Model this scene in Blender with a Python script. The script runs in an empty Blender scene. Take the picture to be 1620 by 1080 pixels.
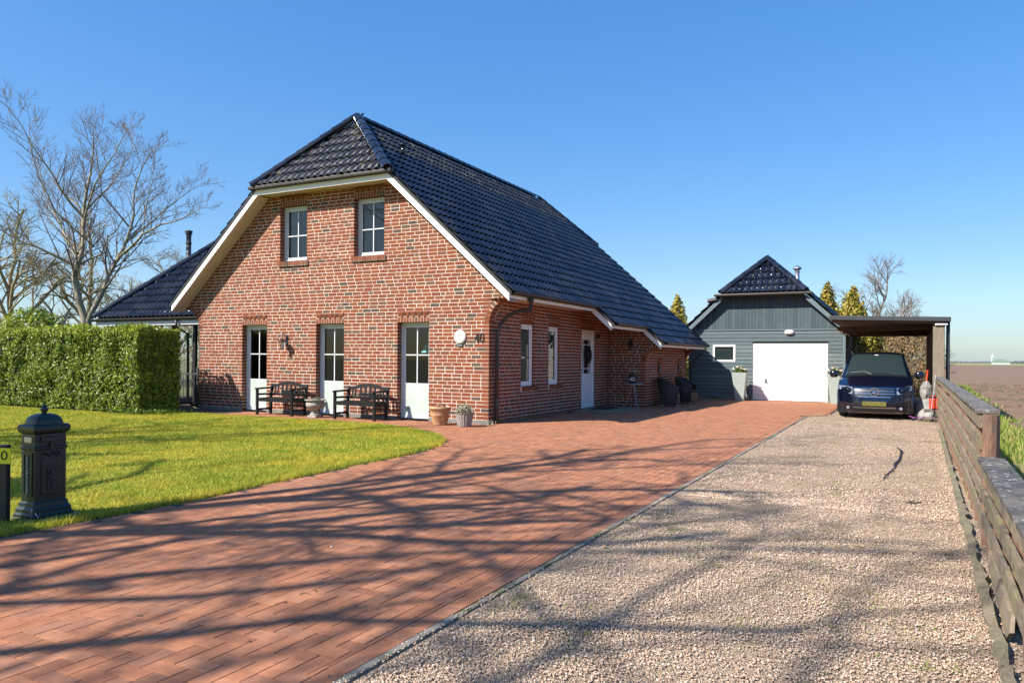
import bpy, math, random
import numpy as np
from mathutils import Matrix, Vector
random.seed(7)
rng = np.random.default_rng(7)
S = bpy.context.scene
C = S.collection
# ---------------------------------------------------------------- camera
PHI = math.radians(27.5537); ROLL = 0.0080086
cd = bpy.data.cameras.new('camera'); cam = bpy.data.objects.new('camera', cd); C.objects.link(cam)
cd.sensor_width = 36.0; cd.lens = 1187.75 * 36 / 1620; cd.shift_y = 25.9 / 1620
cd.clip_start = 0.1; cd.clip_end = 6000
_R = Vector((math.cos(PHI), math.sin(PHI), 0)); _F = Vector((-math.sin(PHI), math.cos(PHI), 0)); _U = Vector((0, 0, 1))
_cx = _R * math.cos(ROLL) + _U * math.sin(ROLL); _cy = -_R * math.sin(ROLL) + _U * math.cos(ROLL); _cz = -_F
cam.matrix_world = Matrix(((_cx.x, _cy.x, _cz.x, 0), (_cx.y, _cy.y, _cz.y, 0), (_cx.z, _cy.z, _cz.z, 1.45), (0, 0, 0, 1)))
S.camera = cam
# ---------------------------------------------------------------- sky, sun, exposure
SUN = Vector((-0.62, -0.88, 1.0)).normalized()
W = bpy.data.worlds.new('World'); S.world = W; W.use_nodes = True
nt = W.node_tree; bg = nt.nodes['Background']
sky = nt.nodes.new('ShaderNodeTexSky'); sky.sky_type = 'NISHITA'; sky.sun_disc = False
sky.sun_elevation = math.asin(SUN.z); sky.sun_rotation = math.atan2(SUN.x, SUN.y)
sky.altitude = 0; sky.air_density = 1.0; sky.dust_density = 0.8; sky.ozone_density = 1.0
gm = nt.nodes.new('ShaderNodeGamma'); gm.inputs[1].default_value = .56; hsv = nt.nodes.new('ShaderNodeHueSaturation'); hsv.inputs['Saturation'].default_value = 1.9
nt.links.new(sky.outputs[0], gm.inputs[0]); nt.links.new(gm.outputs[0], hsv.inputs['Color']); tn = nt.nodes.new('ShaderNodeMix'); tn.data_type = 'RGBA'; tn.blend_type = 'MULTIPLY'; tn.inputs[0].default_value = 1.0; tn.inputs[7].default_value = (.90, 1.09, 1.37, 1)
nt.links.new(hsv.outputs[0], tn.inputs[6]); nt.links.new(tn.outputs[2], bg.inputs[0]); bg.inputs[1].default_value = 0.14
sd = bpy.data.lights.new('sun', 'SUN'); sd.energy = 4.6; sd.angle = math.radians(0.7); sd.color = (1.0, 0.93, 0.83)
so = bpy.data.objects.new('sun', sd); C.objects.link(so)
so.rotation_euler = SUN.to_track_quat('Z', 'Y').to_euler(); so.location = (-20, -28, 32)
S.view_settings.view_transform = 'Standard'; S.view_settings.look = 'None'
S.view_settings.exposure = 1.02; S.view_settings.gamma = 1.0; S.view_settings.use_curve_mapping = False
S.cycles.max_bounces = 6; S.cycles.transparent_max_bounces = 12
S.cycles.caustics_reflective = False; S.cycles.caustics_refractive = False
S.cycles.use_denoising = True

# ---------------------------------------------------------------- materials
MATS = {}
def ramp(nt, fac, stops, interp='LINEAR'):
    r = nt.nodes.new('ShaderNodeValToRGB'); r.color_ramp.interpolation = interp
    el = r.color_ramp.elements
    while len(el) < len(stops): el.new(0.5)
    for e, (p, c) in zip(el, stops):
        e.position = p; e.color = (*c, 1)
    nt.links.new(fac, r.inputs[0]); return r.outputs[0]
def noise(nt, scale, detail=4, rough=0.6, vec=None, stretch=None):
    n = nt.nodes.new('ShaderNodeTexNoise'); n.inputs['Scale'].default_value = scale
    n.inputs['Detail'].default_value = detail; n.inputs['Roughness'].default_value = rough
    g = nt.nodes.new('ShaderNodeNewGeometry'); v = g.outputs['Position'] if vec is None else vec
    if stretch:
        m = nt.nodes.new('ShaderNodeMapping'); m.inputs['Scale'].default_value = stretch
        nt.links.new(v, m.inputs[0]); v = m.outputs[0]
    nt.links.new(v, n.inputs['Vector']); return n.outputs['Fac']
def mixc(nt, fac, a, b, mode='MIX'):
    m = nt.nodes.new('ShaderNodeMix'); m.data_type = 'RGBA'; m.blend_type = mode
    for sock, val in ((0, fac), (6, a), (7, b)):
        if hasattr(val, 'links') or hasattr(val, 'is_linked'): nt.links.new(val, m.inputs[sock])
        else: m.inputs[sock].default_value = val if sock == 0 else (*val, 1)
    return m.outputs[2]
def mat(name, col=(.5, .5, .5), rough=.6, metal=0., var=0., vscale=6., bump=0., bscale=60., stretch=None,
        stops=None, src=None, spec=.5, coat=0., second=None, transl=0., alt=None):
    """col base; src: 'obj' | 'rnd' random pick through `stops`; var: tonal noise; second: (colour, scale, lo, hi) blotches"""
    if name in MATS: return MATS[name]
    m = bpy.data.materials.new(name); m.use_nodes = True; nt = m.node_tree; b = nt.nodes['Principled BSDF']
    b.inputs['Roughness'].default_value = rough; b.inputs['Metallic'].default_value = metal
    b.inputs['Specular IOR Level'].default_value = spec; b.inputs['Coat Weight'].default_value = coat
    b.inputs['Coat Roughness'].default_value = .08
    out = None
    if stops:
        if src == 'obj':
            s = nt.nodes.new('ShaderNodeObjectInfo').outputs['Random']
        elif src == 'rnd':
            a = nt.nodes.new('ShaderNodeAttribute'); a.attribute_name = 'rnd'; s = a.outputs['Fac']
        else:
            s = noise(nt, src, 5, .65, stretch=stretch)
        out = ramp(nt, s, stops)
    if out is None:
        rgb = nt.nodes.new('ShaderNodeRGB'); rgb.outputs[0].default_value = (*col, 1); out = rgb.outputs[0]
    if second:
        for sc in (second if isinstance(second, list) else [second]):
            n = noise(nt, sc[1], 5, .65); f = ramp(nt, n, [(sc[2], (0, 0, 0)), (sc[3], (1, 1, 1))])
            out = mixc(nt, f, out, sc[0])
    if var:
        n = noise(nt, vscale, 6, .65, stretch=stretch)
        f = ramp(nt, n, [(.25, (1 - var,) * 3), (.75, (1 + var,) * 3)])
        out = mixc(nt, 1.0, out, f, 'MULTIPLY')
    nt.links.new(out, b.inputs['Base Color'])
    if bump:
        bn = nt.nodes.new('ShaderNodeBump'); bn.inputs['Strength'].default_value = bump; bn.inputs['Distance'].default_value = .02
        nt.links.new(noise(nt, bscale, 5, .6, stretch=stretch), bn.inputs['Height']); nt.links.new(bn.outputs[0], b.inputs['Normal'])
    if transl:
        t = nt.nodes.new('ShaderNodeBsdfTranslucent'); nt.links.new(out, t.inputs[0])
        mx = nt.nodes.new('ShaderNodeMixShader'); mx.inputs[0].default_value = transl
        nt.links.new(b.outputs[0], mx.inputs[1]); nt.links.new(t.outputs[0], mx.inputs[2])
        nt.links.new(mx.outputs[0], nt.nodes['Material Output'].inputs[0])
    MATS[name] = m; return m
def glass(name, tint=(.85, .9, .9), base=.025, rough=.01):
    m = bpy.data.materials.new(name); m.use_nodes = True; nt = m.node_tree; nt.nodes.remove(nt.nodes['Principled BSDF'])
    t = nt.nodes.new('ShaderNodeBsdfTransparent'); t.inputs[0].default_value = (*tint, 1)
    g = nt.nodes.new('ShaderNodeBsdfGlossy'); g.inputs['Roughness'].default_value = rough
    f = nt.nodes.new('ShaderNodeFresnel'); f.inputs[0].default_value = 1.5
    a = nt.nodes.new('ShaderNodeMath'); a.operation = 'ADD'; a.inputs[1].default_value = base; nt.links.new(f.outputs[0], a.inputs[0])
    mx = nt.nodes.new('ShaderNodeMixShader'); nt.links.new(a.outputs[0], mx.inputs[0])
    nt.links.new(t.outputs[0], mx.inputs[1]); nt.links.new(g.outputs[0], mx.inputs[2])
    nt.links.new(mx.outputs[0], nt.nodes['Material Output'].inputs[0]); MATS[name] = m; return m
BR = [(0, (.08, .058, .046)), (.035, (.10, .068, .048)), (.075, (.14, .082, .050)), (.12, (.18, .066, .034)), (.4, (.215, .058, .026)),
      (.6, (.24, .074, .032)), (.8, (.20, .050, .024)), (.93, (.26, .10, .045)), (1, (.16, .068, .042))]
for s in ('obj', 'rnd'):
    mat('brick_' + s, stops=BR, src=s, rough=.85, var=.24, vscale=22, bump=.5, bscale=140, spec=.25, second=((.16, .066, .038), .9, .55, .9))
    mat('paver_' + s, stops=[(0, (.29, .122, .066)), (.25, (.38, .162, .083)), (.5, (.345, .14, .073)), (.75, (.415, .185, .10)), (.9, (.32, .15, .09)), (1, (.27, .12, .072))],
        src=s, rough=.82, var=.3, vscale=9, bump=.5, bscale=160, spec=.3, second=((.30, .15, .09), 1.1, .52, .75))
    mat('tile_' + s, stops=[(0, (.005, .007, .013)), (.5, (.009, .012, .023)), (1, (.016, .019, .033))], src=s, rough=.12, var=.2, vscale=14, spec=.5, bump=.04, bscale=40,
        second=[((.09, .09, .08), 9, .66, .80), ((.035, .038, .045), 1.3, .5, .75)])
    mat('tile_old_' + s, stops=[(0, (.014, .017, .026)), (1, (.03, .033, .042))], src=s, rough=.42, var=.3, vscale=14, spec=.4,
        second=[((.13, .125, .085), 3.2, .54, .70), ((.16, .165, .155), 11, .60, .74)])
mat('mortar', (.74, .65, .57), .95, var=.2, vscale=30, bump=.4, bscale=200, spec=.1)
mat('white_paint', (.80, .79, .77), .45, var=.05, vscale=3)
mat('white_board', (.82, .80, .77), .5, var=.07, vscale=2.5)
mat('soffit', (.62, .52, .46), .6, var=.05)
mat('frame_white', (.62, .645, .67), .35, var=.04)
mat('frosted', (.46, .54, .49), .3, var=.10, vscale=3, spec=.4)
mat('door_white', (.78, .78, .78), .35, var=.03)
glass('window_glass')
mat('dark_trim', (.022, .022, .024), .45, var=.2)
mat('zinc_dark', (.045, .04, .036), .5, metal=.3, var=.3, vscale=10)
mat('zinc_lip', (.28, .27, .25), .45, metal=.5, var=.3, vscale=12)
mat('interior', (.035, .03, .025), .9, var=.2, vscale=1.5)
mat('interior_dark', (.035, .032, .03), .9)
mat('plinth', (.20, .19, .17), .9, var=.35, vscale=8, bump=.4)
mat('bench_black', (.009, .009, .010), .6, spec=.25, var=.3, vscale=25, bump=.15, bscale=90)
mat('cast_iron', (.008, .017, .014), .34, var=.35, vscale=18, bump=.25, bscale=60, second=((.07, .075, .06), 14, .62, .78))
mat('stone_urn', (.36, .33, .29), .9, var=.4, vscale=16, bump=.5, bscale=70, second=((.14, .13, .11), 9, .5, .7))
mat('terracotta', (.50, .25, .12), .85, var=.25, vscale=8, bump=.25, second=((.62, .47, .30), 7, .48, .66))
mat('wicker_grey', (.30, .27, .24), .9, var=.4, vscale=35, bump=.8, bscale=60)
mat('wicker_dark', (.035, .03, .026), .6, var=.45, vscale=50, bump=.9, bscale=70)
mat('planter_grey', (.34, .40, .38), .75, var=.10, vscale=5, bump=.12)
mat('planter_soil', (.05, .035, .025), .95, bump=.6)
mat('chrome', (.75, .76, .78), .12, metal=1.)
mat('steel', (.42, .44, .46), .35, metal=.9, var=.2)
mat('rubber', (.018, .018, .018), .75)
mat('car_blue', (.003, .006, .019), .17, metal=.3, coat=1., spec=.6)
mat('car_black', (.01, .01, .011), .35)
mat('car_glass', (.02, .034, .036), .05, spec=1., coat=1.)
mat('car_lamp', (.62, .64, .66), .12, metal=.7, coat=1.)
mat('car_plate', (.13, .115, .015), .5, var=.35, vscale=10)
mat('sign_yellow', (.80, .78, .02), .4)
mat('black_print', (.01, .01, .01), .5)
mat('moss_concrete', (.23, .21, .175), .95, var=.35, vscale=9, bump=.6, bscale=60, second=((.10, .12, .04), 3, .5, .66))
WOODST = (1, 14, 14)
mat('fence_wood', (.25, .19, .135), .9, var=.4, vscale=5, stretch=(18, 1.2, 18), bump=.6, bscale=10, second=[((.20, .19, .07), 2.3, .47, .66), ((.08, .065, .05), 5, .54, .68)])
mat('fence_cap', (.17, .15, .13), .95, var=.5, vscale=7, bump=.8, bscale=40, second=[((.05, .05, .045), 7, .44, .58), ((.50, .52, .52), 17, .60, .64)])
mat('log_wood', (.21, .115, .075), .85, var=.45, vscale=9, stretch=(6, 6, 1), bump=.5, bscale=20, second=((.16, .13, .10), 4, .52, .66))
mat('post_wood', (.22, .18, .13), .9, var=.4, vscale=6, stretch=(10, 10, 1), bump=.5, bscale=20)
mat('beam_wood', (.18, .15, .10), .95, var=.45, vscale=6, bump=.9, bscale=25, second=((.12, .14, .05), 3, .5, .66))
for s in ('obj', 'rnd'):
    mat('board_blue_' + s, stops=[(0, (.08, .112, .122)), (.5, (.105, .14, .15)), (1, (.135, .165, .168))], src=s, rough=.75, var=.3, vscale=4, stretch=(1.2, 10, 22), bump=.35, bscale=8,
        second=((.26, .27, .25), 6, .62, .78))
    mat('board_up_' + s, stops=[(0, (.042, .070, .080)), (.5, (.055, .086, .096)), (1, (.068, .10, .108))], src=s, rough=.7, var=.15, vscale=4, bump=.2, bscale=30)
mat('board_brown', (.12, .095, .075), .85, var=.4, vscale=5, stretch=(8, 1, 20), bump=.4, bscale=10)
mat('trim_blue', (.12, .165, .185), .6, var=.15, vscale=3)
mat('carport_dark', (.04, .045, .05), .5, var=.15)
mat('carport_under', (.09, .06, .045), .9, var=.3)
mat('green_teal', (.10, .42, .36), .5)
mat('lamp_glow', (.75, .74, .7), .5)
BARK = dict(rough=.9, bump=.5)
mat('bark_pale', (.30, .255, .19), var=.4, vscale=6, bscale=30, second=((.20, .22, .10), 3, .5, .68), **BARK)
mat('bark_brown', (.30, .24, .155), var=.35, vscale=3, bscale=30, second=((.19, .19, .075), 1.5, .45, .62), **BARK)
mat('bark_dark', (.09, .075, .06), var=.35, vscale=5, bscale=30, **BARK)
mat('twig_grey', (.20, .165, .135), .9, var=.3, vscale=2)
mat('leaf_hedge', stops=[(0, (.055, .10, .011)), (.35, (.15, .215, .02)), (.7, (.27, .34, .032)), (.93, (.39, .43, .05)), (1, (.44, .38, .09))], src='rnd', rough=.4, spec=.4, var=.3, vscale=1.5, transl=.33)
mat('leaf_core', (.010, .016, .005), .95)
mat('leaf_gold', stops=[(0, (.16, .15, .02)), (.4, (.30, .26, .03)), (.8, (.42, .34, .04)), (1, (.26, .15, .04))], src='rnd', rough=.6, var=.3, vscale=1.2, transl=.2)
mat('leaf_beech', stops=[(0, (.17, .09, .04)), (.5, (.30, .18, .08)), (.8, (.36, .26, .13)), (1, (.15, .17, .04))], src='rnd', rough=.7, var=.3, vscale=1.2, transl=.2)
mat('leaf_green', stops=[(0, (.05, .10, .012)), (.6, (.12, .20, .025)), (1, (.22, .28, .05))], src='rnd', rough=.45, var=.3, transl=.2)
mat('leaf_pale', stops=[(0, (.20, .21, .13)), (1, (.38, .36, .24))], src='rnd', rough=.7)
mat('petal', stops=[(0, (.70, .55, .45)), (.6, (.82, .72, .62)), (1, (.62, .30, .28))], src='rnd', rough=.6)
mat('wreath', (.02, .02, .016), .9, bump=.8, var=.4, vscale=40)
mat('grass_blade', stops=[(0, (.18, .26, .022)), (.4, (.30, .365, .032)), (.75, (.46, .45, .055)), (1, (.60, .50, .12))], src='rnd', rough=.6, spec=.2, transl=.3,
    second=[((.58, .47, .06), .9, .44, .66), ((.15, .29, .02), 1.6, .54, .70), ((.52, .42, .10), 6, .62, .74)])
mat('lawn_base', stops=[(0, (.15, .18, .016)), (.45, (.24, .26, .022)), (.7, (.34, .32, .032)), (1, (.40, .34, .05))], src=1.4, rough=.95, var=.4, vscale=40, bump=.7, bscale=120)
mat('verge_base', stops=[(0, (.10, .12, .03)), (.5, (.22, .20, .07)), (1, (.32, .25, .12))], src=2.5, rough=.95, var=.4, vscale=30, bump=.7, bscale=90)
mat('verge_blade', stops=[(0, (.10, .18, .02)), (.5, (.19, .27, .03)), (.8, (.34, .32, .08)), (1, (.46, .37, .17))], src='rnd', rough=.6, transl=.2)
mat('soil', stops=[(0, (.10, .06, .036)), (.5, (.17, .105, .064)), (1, (.25, .165, .105))], src=.7, rough=.97, var=.35, vscale=9, bump=.9, bscale=14, second=((.30, .22, .14), 5, .66, .78))
mat('far_grass', (.20, .20, .09), .95, var=.2, vscale=.02)
mat('ground_earth', (.12, .12, .045), .95, var=.4, vscale=.8, bump=.5)
mat('joint_sand', (.065, .045, .034), .95, var=.4, vscale=6, bump=.4, second=((.09, .10, .03), 4, .62, .75))
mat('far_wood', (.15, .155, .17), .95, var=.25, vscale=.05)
mat('far_roof', (.16, .24, .20), .7)
mat('turbine_white', (.85, .86, .87), .5)
mat('tarp_grey', (.25, .245, .225), .75, var=.35, vscale=10, bump=.6, bscale=18)
mat('tool_red', (.60, .05, .02), .45)
mat('toy_purple', (.35, .05, .30), .5)
mat('leaf_dry', stops=[(0, (.16, .08, .03)), (1, (.34, .21, .10))], src='rnd', rough=.8)
def gravel_mat():
    m = mat('gravel_base', (.4, .3, .24), .95); nt = m.node_tree; b = nt.nodes['Principled BSDF']
    g = nt.nodes.new('ShaderNodeNewGeometry'); v = nt.nodes.new('ShaderNodeTexVoronoi'); v.inputs['Scale'].default_value = 95
    nt.links.new(g.outputs['Position'], v.inputs['Vector'])
    sp = nt.nodes.new('ShaderNodeSeparateColor'); nt.links.new(v.outputs['Color'], sp.inputs[0])
    c = ramp(nt, sp.outputs[0], [(0, (.25, .18, .12)), (.3, (.42, .31, .21)), (.6, (.52, .39, .27)), (.85, (.58, .46, .33)), (1, (.40, .34, .28))])
    d = ramp(nt, v.outputs['Distance'], [(.3, (1, 1, 1)), (.8, (.55, .5, .46))]); c = mixc(nt, 1., c, d, 'MULTIPLY')
    f = ramp(nt, noise(nt, 1.0, 5, .65), [(.52, (0, 0, 0)), (.72, (1, 1, 1))]); c = mixc(nt, f, c, (.17, .13, .08))
    f = ramp(nt, noise(nt, 1.9, 6, .7), [(.58, (0, 0, 0)), (.70, (1, 1, 1))]); c = mixc(nt, f, c, (.15, .17, .03))
    nt.links.new(c, b.inputs['Base Color'])
    bn = nt.nodes.new('ShaderNodeBump'); bn.inputs['Strength'].default_value = 1; bn.inputs['Distance'].default_value = .012; bn.invert = True
    nt.links.new(v.outputs['Distance'], bn.inputs['Height']); nt.links.new(bn.outputs[0], b.inputs['Normal'])
gravel_mat()
mat('gravel_stone', stops=[(0, (.20, .142, .10)), (.13, (.37, .255, .18)), (.45, (.47, .33, .24)), (.72, (.54, .405, .305)), (.9, (.68, .585, .475)), (1, (.37, .32, .28))], src='rnd', rough=.85, var=.2, vscale=60,
    second=[((.27, .20, .125), 1.3, .54, .72), ((.20, .20, .06), 2.1, .60, .69)])

# ---------------------------------------------------------------- mesh helpers
ORI = {}
def world_of(o): return ORI.get(o, Matrix.Identity(4))
def props(o, label=None, cat=None, group=None, kind=None):
    if label: o['label'] = label
    if cat: o['category'] = cat
    if group: o['group'] = group
    if kind: o['kind'] = kind
    return o
def thing(name, label, cat, loc=(0, 0, 0), rz=0., group=None):
    o = bpy.data.objects.new(name, None); C.objects.link(o); o.empty_display_size = .2
    o.location = loc; o.rotation_euler = (0, 0, rz)
    ORI[o] = Matrix.Translation(loc) @ Matrix.Rotation(rz, 4, 'Z')
    return props(o, label, cat, group)
class MB:
    def __init__(s): s.v = []; s.f = []; s.r = []; s.m = []
    def add(s, vs, fs, r=None, m=0):
        o = len(s.v); s.v.extend(vs)
        for f in fs: s.f.append([i + o for i in f])
        s.r.extend([random.random() if r is None else r] * len(fs)); s.m.extend([m] * len(fs)); return s
    def box(s, a, b, r=None, m=0):
        x0, y0, z0 = [min(p, q) for p, q in zip(a, b)]; x1, y1, z1 = [max(p, q) for p, q in zip(a, b)]
        return s.add([(x0, y0, z0), (x1, y0, z0), (x1, y1, z0), (x0, y1, z0), (x0, y0, z1), (x1, y0, z1), (x1, y1, z1), (x0, y1, z1)],
                     [(0, 3, 2, 1), (4, 5, 6, 7), (0, 1, 5, 4), (1, 2, 6, 5), (2, 3, 7, 6), (3, 0, 4, 7)], r, m)
    def quad(s, *p, r=None, m=0): return s.add(list(p), [tuple(range(len(p)))], r, m)
    def prism(s, poly, vec, r=None, m=0):
        n = len(poly); v = Vector(vec)
        a = [tuple(p) for p in poly]; b = [tuple(Vector(p) + v) for p in poly]
        fs = [tuple(range(n))[::-1], tuple(range(n, 2 * n))] + [(i, (i + 1) % n, n + (i + 1) % n, n + i) for i in range(n)]
        return s.add(a + b, fs, r, m)
    def bar(s, p, q, w, h, up=(0, 0, 1), r=None, m=0):
        p = Vector(p); q = Vector(q); d = (q - p).normalized(); up = Vector(up)
        x = d.cross(up)
        if x.length < 1e-4: x = d.cross(Vector((0, 1, 0)))
        x.normalize(); z = x.cross(d).normalized()
        poly = [p + x * a * w / 2 + z * b * h / 2 for a, b in ((-1, -1), (1, -1), (1, 1), (-1, 1))]
        return s.prism(poly, q - p, r, m)
    def tube(s, pts, rad, n=8, cap=True, r=None, m=0):
        pts = [Vector(p) for p in pts]; k = len(pts)
        if not hasattr(rad, '__len__'): rad = [rad] * k
        vs = []; ref = None
        for i, p in enumerate(pts):
            d = (pts[min(i + 1, k - 1)] - pts[max(i - 1, 0)])
            if d.length < 1e-7: d = Vector((0, 0, 1))
            d.normalize()
            if ref is None:
                ref = d.cross(Vector((0, 0, 1)))
                if ref.length < .1: ref = d.cross(Vector((1, 0, 0)))
            ref = (ref - d * ref.dot(d))
            if ref.length < 1e-5: ref = d.orthogonal()
            ref.normalize(); b = d.cross(ref)
            for j in range(n):
                a = 2 * math.pi * j / n; vs.append(tuple(p + (ref * math.cos(a) + b * math.sin(a)) * rad[i]))
        fs = [(i * n + j, i * n + (j + 1) % n, (i + 1) * n + (j + 1) % n, (i + 1) * n + j) for i in range(k - 1) for j in range(n)]
        if cap: fs += [tuple(range(n))[::-1], tuple(range((k - 1) * n, k * n))]
        return s.add(vs, fs, r, m)
    def lathe(s, prof, c=(0, 0, 0), n=24, sx=1., sy=1., r=None, m=0, wob=None):
        vs = []
        for (rr, z) in prof:
            for j in range(n):
                a = 2 * math.pi * j / n; q = rr * (wob(a, z) if wob else 1)
                vs.append((c[0] + q * math.cos(a) * sx, c[1] + q * math.sin(a) * sy, c[2] + z))
        k = len(prof)
        fs = [(i * n + j, i * n + (j + 1) % n, (i + 1) * n + (j + 1) % n, (i + 1) * n + j) for i in range(k - 1) for j in range(n)]
        fs += [tuple(range(n))[::-1], tuple(range((k - 1) * n, k * n))]
        return s.add(vs, fs, r, m)
    def rings(s, rows, r=None, m=0, close=False):
        """grid of rows of points"""
        n = len(rows[0]); vs = [tuple(p) for row in rows for p in row]
        fs = [(i * n + j, i * n + j + 1, (i + 1) * n + j + 1, (i + 1) * n + j) for i in range(len(rows) - 1) for j in range(n - 1)]
        if close: fs += [(i * n + n - 1, i * n, (i + 1) * n, (i + 1) * n + n - 1) for i in range(len(rows) - 1)]
        return s.add(vs, fs, r, m)
    def build(s, name, mats, parent=None, smooth=False, local=False, bevel=0., **kw):
        me = bpy.data.meshes.new(name)
        vs = s.v
        if parent is not None and not local:
            inv = world_of(parent).inverted(); vs = [tuple(inv @ Vector(v)) for v in vs]
        me.from_pydata(vs, [], s.f)
        if not isinstance(mats, (list, tuple)): mats = [mats]
        for mm in mats: me.materials.append(MATS[mm])
        if s.f:
            a = me.attributes.new('rnd', 'FLOAT', 'FACE'); a.data.foreach_set('value', s.r)
            if any(s.m): me.polygons.foreach_set('material_index', s.m)
            if smooth: me.polygons.foreach_set('use_smooth', [True] * len(s.f))
        me.update()
        o = bpy.data.objects.new(name, me); C.objects.link(o)
        if parent is not None: o.parent = parent; ORI[o] = world_of(parent)
        if bevel:
            b = o.modifiers.new('bevel', 'BEVEL'); b.width = bevel; b.segments = 2; b.limit_method = 'ANGLE'
        return props(o, **kw)
def np_mesh(name, V, F, mats, rnd=None, parent=None, smooth=False, **kw):
    """V (n,3), F (m,k) constant-size faces, rnd per face"""
    me = bpy.data.meshes.new(name); k = F.shape[1]
    me.vertices.add(len(V)); me.vertices.foreach_set('co', V.astype(np.float32).ravel())
    me.loops.add(F.size); me.loops.foreach_set('vertex_index', F.astype(np.int32).ravel())
    me.polygons.add(len(F)); me.polygons.foreach_set('loop_start', np.arange(0, F.size, k, dtype=np.int32))
    me.update(calc_edges=True)
    if rnd is not None:
        a = me.attributes.new('rnd', 'FLOAT', 'FACE'); a.data.foreach_set('value', rnd.astype(np.float32))
    if smooth: me.polygons.foreach_set('use_smooth', [True] * len(F))
    me.materials.append(MATS[mats]); me.validate()
    o = bpy.data.objects.new(name, me); C.objects.link(o)
    if parent is not None:
        o.parent = parent; o.matrix_local = world_of(parent).inverted(); ORI[o] = Matrix.Identity(4)
    return props(o, **kw)
def copy_tree(o, parent=None):
    c = o.copy(); C.objects.link(c); c.parent = parent
    for ch in list(o.children): copy_tree(ch, c)
    return c
def single(name, me, M, parent):
    """one small piece with shared mesh data, world matrix M"""
    o = bpy.data.objects.new(name, me); C.objects.link(o); o.parent = parent
    o.matrix_local = world_of(parent).inverted() @ M; return o
def mesh_only(mb, name, mats):
    o = mb.build(name, mats); me = o.data; bpy.data.objects.remove(o); return me
def text_mesh(txt, size, depth=.004):
    cu = bpy.data.curves.new('t', 'FONT'); cu.body = txt; cu.size = size; cu.extrude = depth; cu.resolution_u = 4
    cu.align_x = 'CENTER'; cu.align_y = 'CENTER'
    o = bpy.data.objects.new('t', cu); C.objects.link(o)
    dg = bpy.context.evaluated_depsgraph_get(); me = bpy.data.meshes.new_from_object(o.evaluated_get(dg))
    bpy.data.objects.remove(o); return me
def frame_mat(org, x, y, z):
    return Matrix(((x[0], y[0], z[0], org[0]), (x[1], y[1], z[1], org[1]), (x[2], y[2], z[2], org[2]), (0, 0, 0, 1)))
# ================================================================ GROUND
def flat(name, poly, z, m, kind='structure', parent=None):
    mb = MB(); mb.quad(*[(x, y, z) for x, y in poly]); return mb.build(name, m, parent, kind=kind)
flat('ground', [(-3000, -300), (3000, -300), (3000, 4000), (-3000, 4000)], -.09, 'ground_earth')
LAWN = [(-6.43, 3.35), (-6.37, 5.2), (-6.52, 7.3), (-6.58, 9.2), (-6.80, 10.4), (-7.15, 11.1), (-7.75, 11.75), (-8.5, 12.4), (-9.2, 12.85), (-10.2, 13.1), (-11.4, 13.2), (-34, 13.2), (-34, -3), (-6.43, -3)]
lawn = flat('lawn', LAWN, -.012, 'lawn_base')
# ploughed field: fine near the fence, coarse far away
def axis(a, b, n, g): t = np.linspace(0, 1, n); return a + (b - a) * (np.exp(g * t) - 1) / (math.exp(g) - 1)
fx = axis(1.75, 420, 190, 5.2); fy = np.concatenate([np.linspace(-6, 4, 25)[:-1], axis(4, 330, 200, 4.2)])
FX, FY = np.meshgrid(fx, fy)
def vnoise(x, y, s, seed):
    r = np.random.default_rng(seed); g = r.random((256, 256)); x = x * s; y = y * s
    xi = np.floor(x).astype(int); yi = np.floor(y).astype(int); u = x - xi; v = y - yi; u = u * u * (3 - 2 * u); v = v * v * (3 - 2 * v)
    G = lambda a, b: g[a % 256, b % 256]
    return (G(xi, yi) * (1 - u) + G(xi + 1, yi) * u) * (1 - v) + (G(xi, yi + 1) * (1 - u) + G(xi + 1, yi + 1) * u) * v
near = np.clip(1.2 - (FY / 90), .15, 1)
FZ = -.07 + near * (.09 * (vnoise(FX, FY, .9, 1) - .5) + .13 * (vnoise(FX, FY, 2.6, 2) - .5) + .07 * (vnoise(FX, FY, 7, 3) - .5)) * np.clip((FX - 1.7) * 1.2, 0, 1)
V = np.stack([FX.ravel(), FY.ravel(), FZ.ravel()], 1); nx = len(fx); ny = len(fy)
idx = np.arange(nx * ny).reshape(ny, nx)
F = np.stack([idx[:-1, :-1].ravel(), idx[:-1, 1:].ravel(), idx[1:, 1:].ravel(), idx[1:, :-1].ravel()], 1)
field = np_mesh('ploughed_field', V, F, 'soil', smooth=True, kind='structure')
flat('far_meadow', [(-1500, 330), (2200, 330), (2200, 1000), (-1500, 1000)], -.03, 'far_grass')
flat('grass_verge', [(.56, -2), (2.2, -2), (2.4, 60), (1.2, 60)], -.028, 'verge_base')
# clods on the field
def scatter_octa(name, P, R, rnd, m, flatz=.7, **kw):
    n = len(P); base = np.array([(1, 0, 0), (-1, 0, 0), (0, 1, 0), (0, -1, 0), (0, 0, 1), (0, 0, -1)], float)
    tri = np.array([(0, 2, 4), (2, 1, 4), (1, 3, 4), (3, 0, 4), (2, 0, 5), (1, 2, 5), (3, 1, 5), (0, 3, 5)])
    J = base[None] * (1 + .45 * (rng.random((n, 6, 1)) - .5)) + .35 * (rng.random((n, 6, 3)) - .5)
    a = rng.random(n) * 6.283; ca, sa = np.cos(a)[:, None], np.sin(a)[:, None]
    ax = (1 + .5 * (rng.random(n) - .5))[:, None]
    X = J[:, :, 0] * ax; Y = J[:, :, 1] / ax; Z = J[:, :, 2] * flatz
    V = np.stack([X * ca - Y * sa, X * sa + Y * ca, Z], 2) * R[:, None, None] + P[:, None, :]
    F = (tri[None] + 6 * np.arange(n)[:, None, None]).reshape(-1, 3)
    return np_mesh(name, V.reshape(-1, 3), F, m, np.repeat(rnd, 8), **kw)
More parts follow.
